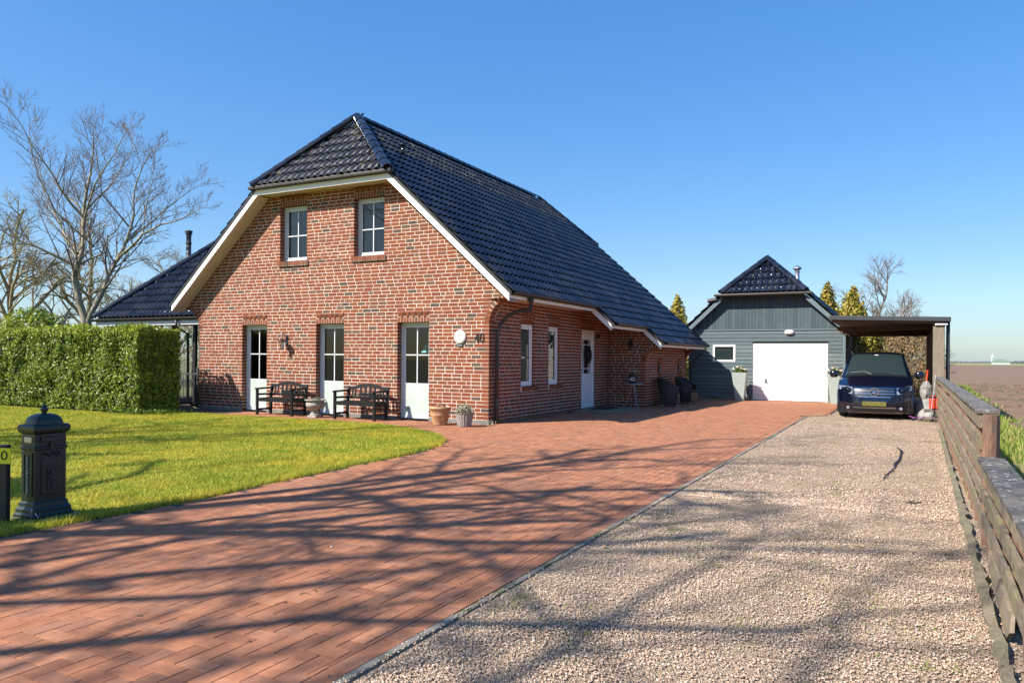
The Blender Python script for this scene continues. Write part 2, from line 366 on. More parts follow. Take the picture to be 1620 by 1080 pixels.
n = 15000; u = rng.random(n); cy = 4 + 56 * rng.random(n) ** 1.6; cx = 1.9 + (cy * .55 + 3) * rng.random(n)
scatter_octa('soil_clods', np.stack([cx, cy, -.075 + .05 * vnoise(cx, cy, 1.3, 8)], 1), .008 + .03 * rng.random(n) ** 3 + .0007 * cy, rng.random(n), 'soil', .55, kind='stuff')['label'] = 'brown clods of earth on the ploughed field'
# ---------------------------------------------------------------- paving
PAVE_BASE = [(-6.40, -1.5), (-2.235, -1.5), (-2.235, 20.6), (-1.72, 21.6), (-1.72, 28.02), (-8.03, 28.02), (-8.03, 14.3), (-17.3, 14.3), (-19, 15.5), (-19, 13.15), (-11.4, 13.15), (-10.2, 13.05), (-9.2, 12.8), (-8.5, 12.35), (-7.75, 11.7), (-7.15, 11.05), (-6.75, 10.35), (-6.53, 9.2), (-6.47, 7.3), (-6.32, 5.2), (-6.38, 3.35)]
paving = flat('paved_drive', PAVE_BASE, -.009, 'joint_sand')
def inpoly(x, y, P):
    r = False; j = len(P) - 1
    for i in range(len(P)):
        xi, yi = P[i]; xj, yj = P[j]
        if (yi > y) != (yj > y) and x < (xj - xi) * (y - yi) / (yj - yi) + xi: r = not r
        j = i
    return r
def paver_verts(w, l, h=.05, c=.0016):
    a = [(-w / 2 + c, -l / 2 + c, 0), (w / 2 - c, -l / 2 + c, 0), (w / 2 - c, l / 2 - c, 0), (-w / 2 + c, l / 2 - c, 0)]
    b = [(-w / 2, -l / 2, -c), (w / 2, -l / 2, -c), (w / 2, l / 2, -c), (-w / 2, l / 2, -c)]
    d = [(x, y, -h) for x, y, _ in b]
    return a + b + d, [(0, 1, 2, 3), (0, 4, 5, 1), (1, 5, 6, 2), (2, 6, 7, 3), (3, 7, 4, 0), (4, 8, 9, 5), (5, 9, 10, 6), (6, 10, 11, 7), (7, 11, 8, 4)]
U = .1045; jt = .0055
pav = []   # (cx, cy, wx, wy, whole)
HBX0, HBX1 = -6.44, -2.37
def add_paver(x0, y0, x1, y1):
    cx, cy = (x0 + x1) / 2, (y0 + y1) / 2
    if x1 > HBX1 and cy < 20.9:
        if x0 > HBX1 - .03: return
        x1 = HBX1 - .0; whole = False
    else: whole = True
    cx = (x0 + x1) / 2
    q = [inpoly(x, y, PAVE_BASE) for x, y in ((x0, y0), (x1, y0), (x1, y1), (x0, y1))]
    if not all(q): return
    pav.append((cx, cy, x1 - x0 - jt, y1 - y0 - jt, whole))
i0, i1 = int(-15.1 / U), int(-1.6 / U); j0, j1 = int(-1.6 / U) - 1, int(28.2 / U)
for i in range(i0, i1 + 1):
    for j in range(j0, j1 + 1):
        r = (i - j) % 4
        if r == 0: add_paver(i * U, j * U, (i + 2) * U, (j + 1) * U)
        elif r == 3: add_paver(i * U, j * U, (i + 1) * U, (j + 2) * U)
for k in range(int(-1.4 / .2085), int(20.5 / .2085)):       # border course beside the kerb
    pav.append(((HBX1 - 2.252) / 2 + .001, k * .2085 + .104, -2.252 - HBX1 - jt, .2085 - jt, True))
def vis(x, y, lim=.66):
    w = -math.sin(PHI) * x + math.cos(PHI) * y; r = math.cos(PHI) * x + math.sin(PHI) * y
    return w > .5 and abs(r / w) < lim and 1.45 / w < .425
pick = sorted([i for i, p in enumerate(pav) if vis(p[0], p[1]) and p[4]], key=lambda i: pav[i][0] ** 2 + pav[i][1] ** 2)[:300]
pick_s = set(pick)
PV = {}
def piece(key, fn):
    if key not in PV: PV[key] = fn()
    return PV[key]
mb = MB()
for i, (cx, cy, wx, wy, wh) in enumerate(pav):
    dz = random.gauss(0, .0007); tilt = random.gauss(0, .0025), random.gauss(0, .0025)
    if i in pick_s:
        me = piece(('p', round(wx, 3), round(wy, 3)), lambda: mesh_only(MB().add(*paver_verts(wx, wy)), 'paving_brick', 'paver_obj'))
        o = single('paving_brick', me, Matrix.Translation((cx, cy, dz)) @ Matrix.Rotation(tilt[0], 4, 'X') @ Matrix.Rotation(tilt[1], 4, 'Y') @ Matrix.Rotation(random.gauss(0, .006), 4, 'Z'), paving)
    else:
        v, f = paver_verts(wx, wy)
        mb.add([(cx + x, cy + y, z + dz + x * tilt[0] + y * tilt[1]) for x, y, z in v], f[:5] if cy > 9 else f)
mb.build('brick_paving', 'paver_rnd', paving, kind='stuff')
# ---------------------------------------------------------------- kerb and gravel
kb = thing('concrete_kerb', 'thin mossy concrete kerb between the brick drive and the gravel', 'kerb', (-2.22, 9, 0))
y = -1.4; k = 0
while y < 20.6:
    L = 1.0
    m_ = MB().box((-2.249, y + .004, -.1), (-2.205 + random.gauss(0, .004), y + L - .004, .001 + random.gauss(0, .003)))
    m_.build('kerb_stone', 'moss_concrete', kb, bevel=.006); y += L
flat('gravel_drive', [(-2.2, -1.5), (.72, -1.5), (.98, 40), (-1.72, 40), (-1.72, 21.6), (-2.235, 20.6)], -.014, 'gravel_base')
def stones(n, y0, y1, r0, r1, x0=-2.17, x1=.42):
    y = y0 + (y1 - y0) * rng.random(n) ** 1.5; x = x0 + (x1 + .012 * y - x0) * rng.random(n)
    return np.stack([x, y, np.full(n, -.008) + .006 * rng.random(n)], 1), r0 + (r1 - r0) * rng.random(n) ** 1.7
P1, R1 = stones(120000, 2.2, 8.5, .0035, .0092); P2, R2 = stones(46000, 8, 22, .006, .0125); P3, R3 = stones(4000, 2, 16, .005, .011, .43, .56); n_ = 1500; yk = 2.3 + 12 * rng.random(n_) ** 1.4; P4 = np.stack([-2.205 - .05 * rng.random(n_) ** 2 + .03 * rng.random(n_), yk, np.full(n_, .003)], 1); R4 = .004 + .004 * rng.random(n_)
P = np.concatenate([P1, P2, P3, P4]); R_ = np.concatenate([R1, R2, R3, R4]); trk = np.minimum(abs(P[:, 0] + 1.45 + .1 * np.sin(P[:, 1] * .4)), abs(P[:, 0] - .02 + .1 * np.sin(P[:, 1] * .4))); keep = rng.random(len(P)) < (.30 + .8 * vnoise(P[:, 0] + 50, P[:, 1] + 50, 1.3, 9)) * (.55 + .45 * np.clip(trk / .3, 0, 1))
P = P[keep]; R_ = R_[keep]
scatter_octa('gravel', P, R_, rng.random(len(P)), 'gravel_stone', .65, kind='stuff')['label'] = 'pinkish beige gravel stones covering the parking strip'
# ---------------------------------------------------------------- grass
def blades(name, P, h, wd, m, lean=.5, rnd=None, **kw):
    n = len(P); a = rng.random(n) * 6.283; b = rng.random(n) * 6.283
    dx, dy = np.cos(a) * wd, np.sin(a) * wd; lx, ly = np.cos(b) * h * lean * rng.random(n), np.sin(b) * h * lean * rng.random(n)
    V = np.stack([np.stack([P[:, 0] - dx, P[:, 1] - dy, P[:, 2]], 1), np.stack([P[:, 0] + dx, P[:, 1] + dy, P[:, 2]], 1), np.stack([P[:, 0] + lx, P[:, 1] + ly, P[:, 2] + h], 1)], 1)
    return np_mesh(name, V.reshape(-1, 3), np.arange(3 * n).reshape(-1, 3), m, rng.random(n) if rnd is None else rnd, **kw)
LX = np.array([p[0] for p in LAWN]); 
def lawn_edge(y): return np.interp(y, [-3, 3.35, 5.2, 7.3, 9.2, 10.4, 11.1, 11.75, 12.4, 12.85, 13.1, 13.2], [-6.43, -6.43, -6.37, -6.52, -6.58, -6.8, -7.15, -7.75, -8.5, -9.2, -10.2, -11.4])
n = 420000; gy = 1.2 + 12.0 * rng.random(n); t = rng.random(n) ** 1.35; gx = lawn_edge(gy) + .03 - t * 16
w_ = -math.sin(PHI) * gx + math.cos(PHI) * gy; rr = math.cos(PHI) * gx + math.sin(PHI) * gy
k = (rr / w_ > -1.05) & (w_ > 1) & ~((gy > 12.05) & (gx < -16.6)); gx = gx[k]; gy = gy[k]; w_ = w_[k]
h = (.018 + .026 * rng.random(len(gx))) * (.7 + .6 * vnoise(gx + 60, gy, 1.1, 4))
blades('grass', np.stack([gx, gy, np.full(len(gx), -.012)], 1), h, .0022 + .0003 * w_, 'grass_blade', 1.1, kind='stuff')['label'] = 'short sunlit yellow green grass of the front lawn'
n = 6500; ey = 3.0 + 9 * rng.random(n); ex = lawn_edge(ey) + .05 * rng.standard_normal(n) * .6 + .02
blades('edge_grass', np.stack([ex, ey, np.full(n, -.01)], 1), .03 + .06 * rng.random(n), np.full(n, .004), 'grass_blade', .9, kind='stuff')['label'] = 'longer grass along the edge of the lawn'
n = 15000; vy = 3 + 50 * rng.random(n) ** 1.5; vx = .72 + .01 * vy + 1.2 * rng.random(n) + .02 * vy * rng.random(n)
k = vnoise(vx + 30, vy + 20, .8, 11) > .42; vx = vx[k]; vy = vy[k]
blades('verge_grass', np.stack([vx, vy, np.full(len(vx), -.03)], 1), (.06 + .16 * rng.random(len(vx)) ** 2), .005 + .0006 * vy, 'verge_blade', .8, kind='stuff')['label'] = 'rough green and dry grass between fence and field'
n = 1800; vy = 3 + 16 * rng.random(n); vx = .46 + .0165 * vy + .14 * rng.random(n)
k = vnoise(vx + 30, vy + 70, 1.0, 12) > .55; vx = vx[k]; vy = vy[k]
blades('fence_weeds', np.stack([vx, vy, np.full(len(vx), -.02)], 1), .03 + .08 * rng.random(len(vx)), np.full(len(vx), .005), 'verge_blade', .9, kind='stuff')['label'] = 'weeds growing at the foot of the wooden fence'
# mossy tufts in the gravel
n = 2600; my = 2.6 + 9 * rng.random(n) ** 1.4; mx = -2.1 + 2.5 * rng.random(n); k = vnoise(mx + 11, my + 5, 1.6, 21) > .70; mx, my = mx[k], my[k]
blades('gravel_moss', np.stack([mx, my, np.full(len(mx), -.004)], 1), .008 + .018 * rng.random(len(mx)), np.full(len(mx), .005), 'verge_blade', 1., kind='stuff')['label'] = 'patches of moss and weeds in the gravel'
# dry leaves and twigs lying about
n = 90; ly = 2.8 + 13 * rng.random(n); lx = -5.5 + 6.0 * rng.random(n)
blades('fallen_leaves', np.stack([lx, ly, np.full(n, .004)], 1), np.full(n, .012), np.full(n, .014), 'leaf_dry', 2.5, kind='stuff')['label'] = 'small dry leaves scattered over drive and gravel'
# far wood, barn roof, turbine
n = 16000; wx = -300 + 1100 * rng.random(n); wy = 930 + 60 * rng.random(n); hh = .6 + 4.6 * vnoise(wx + 800, wx * 0, .035, 5) * (.5 + .8 * vnoise(wx + 900, wx * 0, .3, 6))
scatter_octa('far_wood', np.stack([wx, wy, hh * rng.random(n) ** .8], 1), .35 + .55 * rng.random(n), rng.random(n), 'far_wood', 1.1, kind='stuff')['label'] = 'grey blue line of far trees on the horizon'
bn = thing('far_barn', 'low far barn with a green roof on the right horizon', 'barn', (53, 560, 0))
MB().prism([(48.5, 556, 1.0), (59, 556, 1.0), (57.0, 556, 2.3), (53.6, 556, 3.2), (50.4, 556, 2.3)], (0, 9, 0)).build('roof', 'far_roof', bn)
MB().box((49, 556.4, -.1), (58.6, 564.6, 1.05)).build('wall', 'white_paint', bn)
tb = thing('wind_turbine', 'small white wind turbine far off above the field', 'wind turbine', (185, 2100, 0))
MB().tube([(185, 2100, 0), (185, 2100, 15)], [1.0, .6], 10).build('tower', 'turbine_white', tb)
MB().box((184.3, 2096, 14.5), (185.7, 2101, 15.8)).build('nacelle', 'turbine_white', tb, bevel=.2)
for a in (80, 200, 320):
    ca, sa = math.cos(math.radians(a)), math.sin(math.radians(a))
    MB().add([(185, 2095.6, 15.1), (185 + 2.5 * ca - .6 * sa, 2095.6, 15.1 + 2.5 * sa + .6 * ca), (185 + 6.5 * ca, 2095.6, 15.1 + 6.5 * sa), (185 + 2.5 * ca + .4 * sa, 2095.3, 15.1 + 2.5 * sa - .4 * ca)],
             [(0, 1, 2), (0, 2, 3), (0, 3, 1), (1, 3, 2)]).build('blade', 'turbine_white', tb)

n = 60; ly = 3 + 9 * rng.random(n); lx = -6.1 + 3.6 * rng.random(n)
scatter_octa('bird_specks', np.stack([lx, ly, np.full(n, .0015)], 1), .004 + .012 * rng.random(n) ** 3, rng.random(n), 'white_paint', .12, kind='stuff')['label'] = 'tiny white specks on the brick drive'
n = 70; ly = 2.6 + 10 * rng.random(n); lx = -5.8 + 6 * rng.random(n); tw_ = MB()
for x, y in zip(lx, ly):
    a = random.random() * 6.28; l = .03 + .08 * random.random(); tw_.tube([(x, y, .006), (x + l * .5 * math.cos(a + .3), y + l * .5 * math.sin(a + .3), .011), (x + l * math.cos(a), y + l * math.sin(a), .006)], [.003, .0028, .0015], 4)
tw_.build('fallen_twigs', 'bark_dark', kind='stuff', label='small broken twigs lying on drive and gravel')
# ================================================================ BRICK HOUSE
XL, XR, YG, XC = -17.15, -8.03, 14.3, -12.55
CH = .0836; JT = .0110
house = thing('brick_house', 'red brick farmhouse with half-hipped dark blue tiled roof and number 40', 'house', (XC, YG, 0))
X_, Y_, Z_ = Vector((1, 0, 0)), Vector((0, 1, 0)), Vector((0, 0, 1))
def brick_vf(w, h, d=.15, c=.004):
    a = [(-w / 2 + c, 0, -h / 2 + c), (w / 2 - c, 0, -h / 2 + c), (w / 2 - c, 0, h / 2 - c), (-w / 2 + c, 0, h / 2 - c)]
    b = [(-w / 2, c, -h / 2), (w / 2, c, -h / 2), (w / 2, c, h / 2), (-w / 2, c, h / 2)]
    e = [(x, d, z) for x, _, z in b]
    return a + b + e, [(0, 1, 2, 3), (0, 4, 5, 1), (1, 5, 6, 2), (2, 6, 7, 3), (3, 7, 4, 0), (4, 8, 9, 5), (5, 9, 10, 6), (6, 10, 11, 7), (7, 11, 8, 4)]
class Wall:
    """local (u along e, d inward, z); bricks proud of the recessed mortar"""
    def __init__(s, P0, e, n): s.P = Vector(P0); s.e = Vector(e); s.n = Vector(n); s.b = MB(); s.m = MB(); s.cand = []
    def pt(s, u, d, z): return tuple(s.P + s.e * u - s.n * d + Z_ * z)
    def brick(s, uc, zc, w, h, d=.15, proud=None, rot=0., cand=False, r=None):
        pr = random.gauss(0, .0012) if proud is None else proud
        if cand: s.cand.append((uc, zc, pr)); return
        v, f = brick_vf(w, h, d)
        cr, sr = math.cos(rot), math.sin(rot)
        s.b.add([s.pt(uc + x * cr - z * sr, y - pr, zc + x * sr + z * cr) for x, y, z in v], f, r)
    def mortar(s, u0, u1, z0, z1, d=.0045, back=.20):
        s.m.quad(s.pt(u0, d, z0), s.pt(u1, d, z0), s.pt(u1, d, z1), s.pt(u0, d, z1))
        for u in (u0, u1): s.m.quad(s.pt(u, d, z0), s.pt(u, back, z0), s.pt(u, back, z1), s.pt(u, d, z1))
    def rows(s, k0, k1, bounds, openings, seed, cand=True):
        rr = random.Random(seed)
        for k in range(k0, k1):
            z0 = k * CH; zc = z0 + CH / 2
            ivs = [bounds(zc)]
            if ivs[0] is None: continue
            for op in openings:
                o = op(zc)
                if not o: continue
                nv = []
                for a, b in ivs:
                    if o[1] <= a or o[0] >= b: nv.append((a, b)); continue
                    if o[0] > a: nv.append((a, o[0]))
                    if o[1] < b: nv.append((o[1], b))
                ivs = nv
            for a, b in ivs:
                if b - a < .02: continue
                s.mortar(a + .004, b - .004, z0, z0 + CH)
                u = a; first = True; hd = 0
                while u < b - .015:
                    head = (k % 2 == 1 if rr.random() < .8 else rr.random() < .5) if first else (rr.random() < .16 and hd < 1)
                    hd = hd + 1 if head else 0
                    L = .125 if head else .25
                    if first and rr.random() < .25: L = .19
                    first = False
                    whole = True
                    if u + L > b - .05: L = b - u + JT; whole = False
                    w = L - JT
                    if w > .02: s.brick(u + w / 2, zc, w, CH - JT, cand=(cand and whole and abs(L - .25) < 1e-6))
                    u += L
    def soldiers(s, u0, u1, z0, n=None):
        n = n or max(3, round((u1 - u0) / .083)); m = (u1 - u0) / n
        s.mortar(u0, u1, z0, z0 + 3 * CH)
        for i in range(n):
            uc = u0 + (i + .5) * m
            s.brick(uc, z0 + CH * .72, m - JT, CH * 1.44 - JT * .5, proud=.002)
            s.brick(uc, z0 + CH * 1.87, m - JT, CH * .86 - JT * .4, proud=.016 if i % 2 else -.003)
        k = max(3, n // 2); m2 = (u1 - u0) / k
        for i in range(k): s.brick(u0 + (i + .5) * m2, z0 + CH * 2.66, m2 - JT, CH * .68 - JT * .3, proud=.022)
    def sill(s, u0, u1, z0, z1):
        n = max(3, round((u1 - u0) / .078)); m = (u1 - u0) / n
        s.mortar(u0, u1, z0 - .01, z1, d=-.045)
        for i in range(n): s.brick(u0 + (i + .5) * m, (z0 + z1) / 2, m - .012, z1 - z0, d=.16, proud=.055 + random.gauss(0, .001))
    def ring(s, uc, zc, ri, ro, a0, a1, n, d=.11):
        for i in range(n):
            a = a0 + (i + .5) * (a1 - a0) / n; rm = (ri + ro) / 2; w = abs(a1 - a0) / n * rm
            s.brick(uc + rm * math.cos(a), zc + rm * math.sin(a), ro - ri, w - .017, d=d, rot=a, proud=.004)
        k = 14; rows = []
        for rad in (ri + .004, ro + .006):
            rows.append([s.pt(uc + rad * math.cos(a0 + (a1 - a0) * j / k), .006, zc + rad * math.sin(a0 + (a1 - a0) * j / k)) for j in range(k + 1)])
        s.m.rings(rows)
        rows = [[s.pt(uc + (ri + .004) * math.cos(a0 + (a1 - a0) * j / k), dd, zc + (ri + .004) * math.sin(a0 + (a1 - a0) * j / k)) for j in range(k + 1)] for dd in (.006, d + .02)]
        s.m.rings(rows)
    def finish(s, name, parent, nsingle=0, label=None):
        w = s.m.build(name, 'mortar', parent)
        if label: w['label'] = label
        s.cand.sort(key=lambda c: (Vector(s.pt(c[0], 0, c[1])) - Vector((0, 0, 1.45))).length)
        me = piece('brick', lambda: mesh_only(MB().add(*brick_vf(.238, CH - JT)), 'brick', 'brick_obj'))
        for i, (uc, zc, pr) in enumerate(s.cand):
            if i < nsingle:
                single('brick', me, frame_mat(s.pt(uc, -pr, zc), s.e, -s.n, Z_), w)
            else: s.brick(uc, zc, .238, CH - JT, proud=pr)
        if s.b.f: s.b.build('brickwork', 'brick_rnd', w, kind='stuff')
        return w
TM = .90; ca, sa = math.cos(math.atan(TM)), math.sin(math.atan(TM))
def zt_r(x): return 2.84 + TM * (-7.3 - x)
def zt_l(x): return 2.84 + TM * (x + 17.8)
FR = .52; FO = .64
def rect(u0, u1, z0, z1): return lambda z: (u0, u1) if z0 < z < z1 else None
DOORS = [-15.07, -12.52, -10.04]; DW = .88
UWIN = [-13.74, -11.34]; UW = .90
ops = [rect(c - DW / 2, c + DW / 2, -1, 30 * CH) for c in DOORS] + [rect(c - UW / 2, c + UW / 2, 45 * CH, 66 * CH) for c in UWIN]
def gb(z):
    a, b = XL, XR
    if z > 2.2:
        q = z - 2.2
        if q < FO: dx = FO * FO - q * q; b = XR + FR - math.sqrt(dx); a = XL - FR + math.sqrt(dx)
        else: a, b = -99, 99
        a = max(a, -17.8 + (z + .19 - 2.84) / TM); b = min(b, -7.3 - (z + .19 - 2.84) / TM)
    return (a, b) if z < 5.57 else None
gw = Wall((0, YG, 0), X_, -Y_)
gw.rows(0, 67, gb, ops, 3)
for c in DOORS: gw.soldiers(c - DW / 2, c + DW / 2, 27 * CH)
for c in UWIN: gw.soldiers(c - UW / 2, c + UW / 2, 63 * CH); gw.sill(c - UW / 2 - .05, c + UW / 2 + .05, 45 * CH - .02, 45 * CH + .095)
gw.ring(XR + FR, 2.2, FR, FO - .01, math.pi, math.pi / 2, 9, d=.24)
gw.ring(XL - FR, 2.2, FR, FO - .01, 0, math.pi / 2, 9, d=.24)
gw.finish('gable_wall', house, 300, 'sunlit brick gable with three french windows below and two windows above')
for x0_, x1_ in ((XL - .006, -15.52), (-14.62, -12.97), (-12.07, -10.49), (-9.59, XR + .006)): MB().box((x0_, YG - .006, -.05), (x1_, YG + .1, .075)).build('plinth', 'plinth', house)
# ---------------- side walls
def sb(z): return (0, 21.75 - YG) if z < 2.83 else None
sw = Wall((XR, YG, 0), Y_, X_)
SW = [(15.86, 16.54, .752, 2.257), (17.41, 18.06, .752, 2.257)]; SD = (19.62, 20.66)
sops = [rect(a - YG, b - YG, 9 * CH, 30 * CH) for a, b, _, _ in SW] + [rect(SD[0] - YG, SD[1] - YG, -1, 30 * CH)]
sw.rows(0, 34, sb, sops, 5, cand=False)
for a, b, _, _ in SW: sw.soldiers(a - YG, b - YG, 27 * CH); sw.sill(a - YG - .04, b - YG + .12, 9 * CH - .10, 9 * CH + .02)
sw.soldiers(SD[0] - YG, SD[1] - YG, 27 * CH)
sw.finish('side_wall', house, 0, 'shaded brick side wall with two narrow windows and the front door')
X2 = -6.85; Y2 = 21.75
def pb(z):
    a, b = 0, X2 - XR
    if z > 1.36:
        q = z - 1.36; b = b + .40 - math.sqrt(max(.52 * .52 - q * q, 0)) if q < .52 else 9
        b = min(b, (-7.3 - (z + .16 - 2.84) / TM) - XR)
    return (a, b) if (z < 2.9 and b > .05) else None
pw = Wall((XR, Y2, 0), X_, -Y_); pw.rows(0, 35, pb, [], 6, cand=False); pw.ring(X2 - XR + .40, 1.36, .40, .51, math.pi, math.pi / 2, 8, d=.24)
pw.finish('porch_wall', house, 0, 'brick wall beside the front door under the low eave')
BULL = [23.25, 25.6]; Y3 = 26.55
def bull(yc): return lambda z: (yc - Y2 - math.sqrt(.31 ** 2 - (z - 1.18) ** 2), yc - Y2 + math.sqrt(.31 ** 2 - (z - 1.18) ** 2)) if abs(z - 1.18) < .31 else None
bw = Wall((X2, Y2, 0), Y_, X_); bw.rows(0, 24, lambda z: (0, Y3 - Y2), [bull(y) for y in BULL], 8, cand=False)
for y in BULL: bw.ring(y - Y2, 1.18, .20, .315, 0, 2 * math.pi, 18)
bw.finish('low_wall', house, 0, 'low brick wall with two round windows')
for y in BULL:
    f = MB(); k = 20
    f.rings([[(X2 - .09 + dx, y + r * math.cos(2 * math.pi * j / k), 1.18 + r * math.sin(2 * math.pi * j / k)) for j in range(k + 1)] for r, dx in ((.215, 0), (.215, .03), (.165, .03), (.165, 0))])
    f = f.build('round_window', 'dark_trim', house)
    g = MB(); g.quad(*[(X2 - .085, y + .17 * math.cos(2 * math.pi * j / k), 1.18 + .17 * math.sin(2 * math.pi * j / k)) for j in range(k)]); g.build('pane', 'window_glass', f)
    MB().box((X2 - .09, y - .25, .80), (X2 + .05, y + .25, .87)).build('sill', 'brick_rnd', f)
# far flare bracket of the low eave, rear and left walls, floors
ob = MB()
ob.quad((XL, YG, 0), (XL, 27, 0), (XL, 27, 3.2), (XL, YG, 3.2)); ob.quad((XL, 26.55, 0), (X2, 26.55, 0), (X2, 26.55, 1.8), (XC, 26.55, 7), (XL, 26.55, 2.8))
ob.prism([(X2, Y3 - .24, 1.36)] + [(X2 + .40 - .40 * math.cos(t * math.pi / 12), Y3 - .24, 1.36 + .42 * math.sin(t * math.pi / 12)) for t in range(7)] + [(X2, Y3 - .24, 1.78)], (0, .24, 0))
ob.build('rear_wall', 'brick_rnd', house)
it = MB(); it.quad((XL, YG + .12, .03), (XR, YG + .12, .03), (XR, 26.4, .03), (XL, 26.4, .03))
it.quad((XL, YG + .13, 2.62), (XR - .1, YG + .13, 2.62), (XR - .1, 26.4, 2.62), (XL, 26.4, 2.62))
it.quad((XL, 18.4, 0), (XR - .14, 18.4, 0), (XR - .14, 18.4, 2.6), (XL, 18.4, 2.6)); it.quad((-13.9, YG + .13, 0), (-13.9, 18.4, 0), (-13.9, 18.4, 2.6), (-13.9, YG + .13, 2.6)); it.quad((-11.3, YG + .13, 0), (-11.3, 18.4, 0), (-11.3, 18.4, 2.6), (-11.3, YG + .13, 2.6))
it.quad((-17, 16.6, 2.62), (-8, 16.6, 2.62), (-11.5, 16.6, 6.6), (-13.6, 16.6, 6.6)); it.quad((-9.2, YG + .15, 0), (-9.2, 18.4, 0), (-9.2, 18.4, 2.6), (-9.2, YG + .15, 2.6))
it.quad((-9.6, 18.45, 0), (-9.6, 21.6, 0), (-9.6, 21.6, 2.6), (-9.6, 18.45, 2.6))
it.build('interior', 'interior', house)
# ---------------- joinery
def wbox(mb, w, u0, u1, d0, d1, z0, z1, m=0):
    p = [w.pt(u, d, z) for z in (z0, z1) for u, d in ((u0, d0), (u1, d0), (u1, d1), (u0, d1))]
    mb.add(p, [(0, 3, 2, 1), (4, 5, 6, 7), (0, 1, 5, 4), (1, 2, 6, 5), (2, 3, 7, 6), (3, 0, 4, 7)], 0.5, m)
def frame(mb, w, u0, u1, z0, z1, t, d0, d1):
    wbox(mb, w, u0, u0 + t, d0, d1, z0, z1); wbox(mb, w, u1 - t, u1, d0, d1, z0, z1)
    wbox(mb, w, u0 + t, u1 - t, d0, d1, z1 - t, z1); wbox(mb, w, u0 + t, u1 - t, d0, d1, z0, z0 + t)
def casement(w, u0, u1, z0, z1, name, depth=.10, mullion=True, bars=(), t=.06, panel=None, blind=None, fm='frame_white', open_t=0.):
    mb = MB(); frame(mb, w, u0 + .004, u1 - .004, z0, z1 - .004, t, depth, depth + .07); f = mb.build(name, fm, house, bevel=.004)
    a, b, c, d = u0 + t + .004, u1 - t - .004, z0 + t, z1 - t - .004
    mb = MB(); frame(mb, w, a + .004, b - .004, c + .004, d - .004, .05, depth + .018, depth + .062); lf = mb.build('sash', fm, f, bevel=.004)
    a += .054; b -= .054; c += .054; d -= .054
    g = MB(); g.quad(w.pt(a, depth + .04, c), w.pt(b, depth + .04, c), w.pt(b, depth + .04, d), w.pt(a, depth + .04, d)); g.build('pane', 'window_glass', f)
    if mullion: mb = MB(); wbox(mb, w, (a + b) / 2 - .013, (a + b) / 2 + .013, depth + .026, depth + .054, c, d); mb.build('glazing_bar', fm, f)
    for zb in bars:
        mb = MB(); wbox(mb, w, a, (a + b) / 2 - .0135 if mullion else b, depth + .026, depth + .054, zb - .013, zb + .013); wbox(mb, w, (a + b) / 2 + .0135, b, depth + .026, depth + .054, zb - .013, zb + .013); mb.build('glazing_bar', fm, f)
    if panel:
        mb = MB(); wbox(mb, w, a, b, depth + .030, depth + .038, c, panel); mb.build('frosted_panel', 'frosted', f)
    if blind:
        mb = MB(); wbox(mb, w, a - .03, b + .03, depth + .10, depth + .105, c, d); mb.build('blind', blind, f)
    return f
mat('blind_grey', (.20, .195, .175), .8, var=.2, vscale=3)
for c in DOORS: casement(gw, c - DW / 2, c + DW / 2, .006, 27 * CH, 'french_window', depth=.15, bars=(1.50, .83), panel=.82)
for c in UWIN: casement(gw, c - UW / 2, c + UW / 2, 45 * CH + .09, 63 * CH, 'window', bars=(4.52,), blind='blind_grey', depth=.15)
for a, b, _, _ in SW: casement(sw, a - YG, b - YG, .775, 27 * CH, 'window', mullion=False, bars=(1.46,), depth=.045, fm='white_paint')
dd = MB(); frame(dd, sw, SD[0] - YG + .004, SD[1] - YG - .004, .04, 27 * CH, .07, .03, .12); fd = dd.build('front_door', 'door_white', house)
a, b = SD[0] - YG + .075, SD[1] - YG - .075
m_ = MB(); zs0, zs1 = 1.02, 1.98; q0, q1 = a + .14, b - .14
wbox(m_, sw, a, q0, .06, .105, .06, 2.18); wbox(m_, sw, q1, b, .06, .105, .06, 2.18); wbox(m_, sw, q0, q1, .06, .105, .06, zs0); wbox(m_, sw, q0, q1, .06, .105, zs1, 2.18)
wbox(m_, sw, q0 - .02, q1 + .02, .05, .06, .22, .55); wbox(m_, sw, q0 - .02, q1 + .02, .05, .06, .62, .94); m_.build('door_leaf', 'door_white', fd, bevel=.004)
m_ = MB(); m_.quad(sw.pt(q0, .08, zs0), sw.pt(q1, .08, zs0), sw.pt(q1, .08, zs1), sw.pt(q0, .08, zs1)); m_.build('pane', 'window_glass', fd)
for u in (q0 + .12, q1 - .12): m_ = MB(); wbox(m_, sw, u - .011, u + .011, .066, .094, zs0, zs1); m_.build('glazing_bar', 'door_white', fd)
for z in (1.16, 1.84): m_ = MB(); wbox(m_, sw, q0, q1, .067, .093, z - .011, z + .011); m_.build('glazing_bar', 'door_white', fd)
m_ = MB(); m_.tube([sw.pt(b - .06, .06, 1.0), sw.pt(b - .06, .0, 1.0), sw.pt(b - .16, .0, 1.0)], .009, 8); m_.build('handle', 'steel', fd)
m_ = MB(); wbox(m_, sw, SD[0] - YG - .02, SD[1] - YG + .02, -.10, .1, -.02, .045); m_.build('threshold', 'plinth', house)
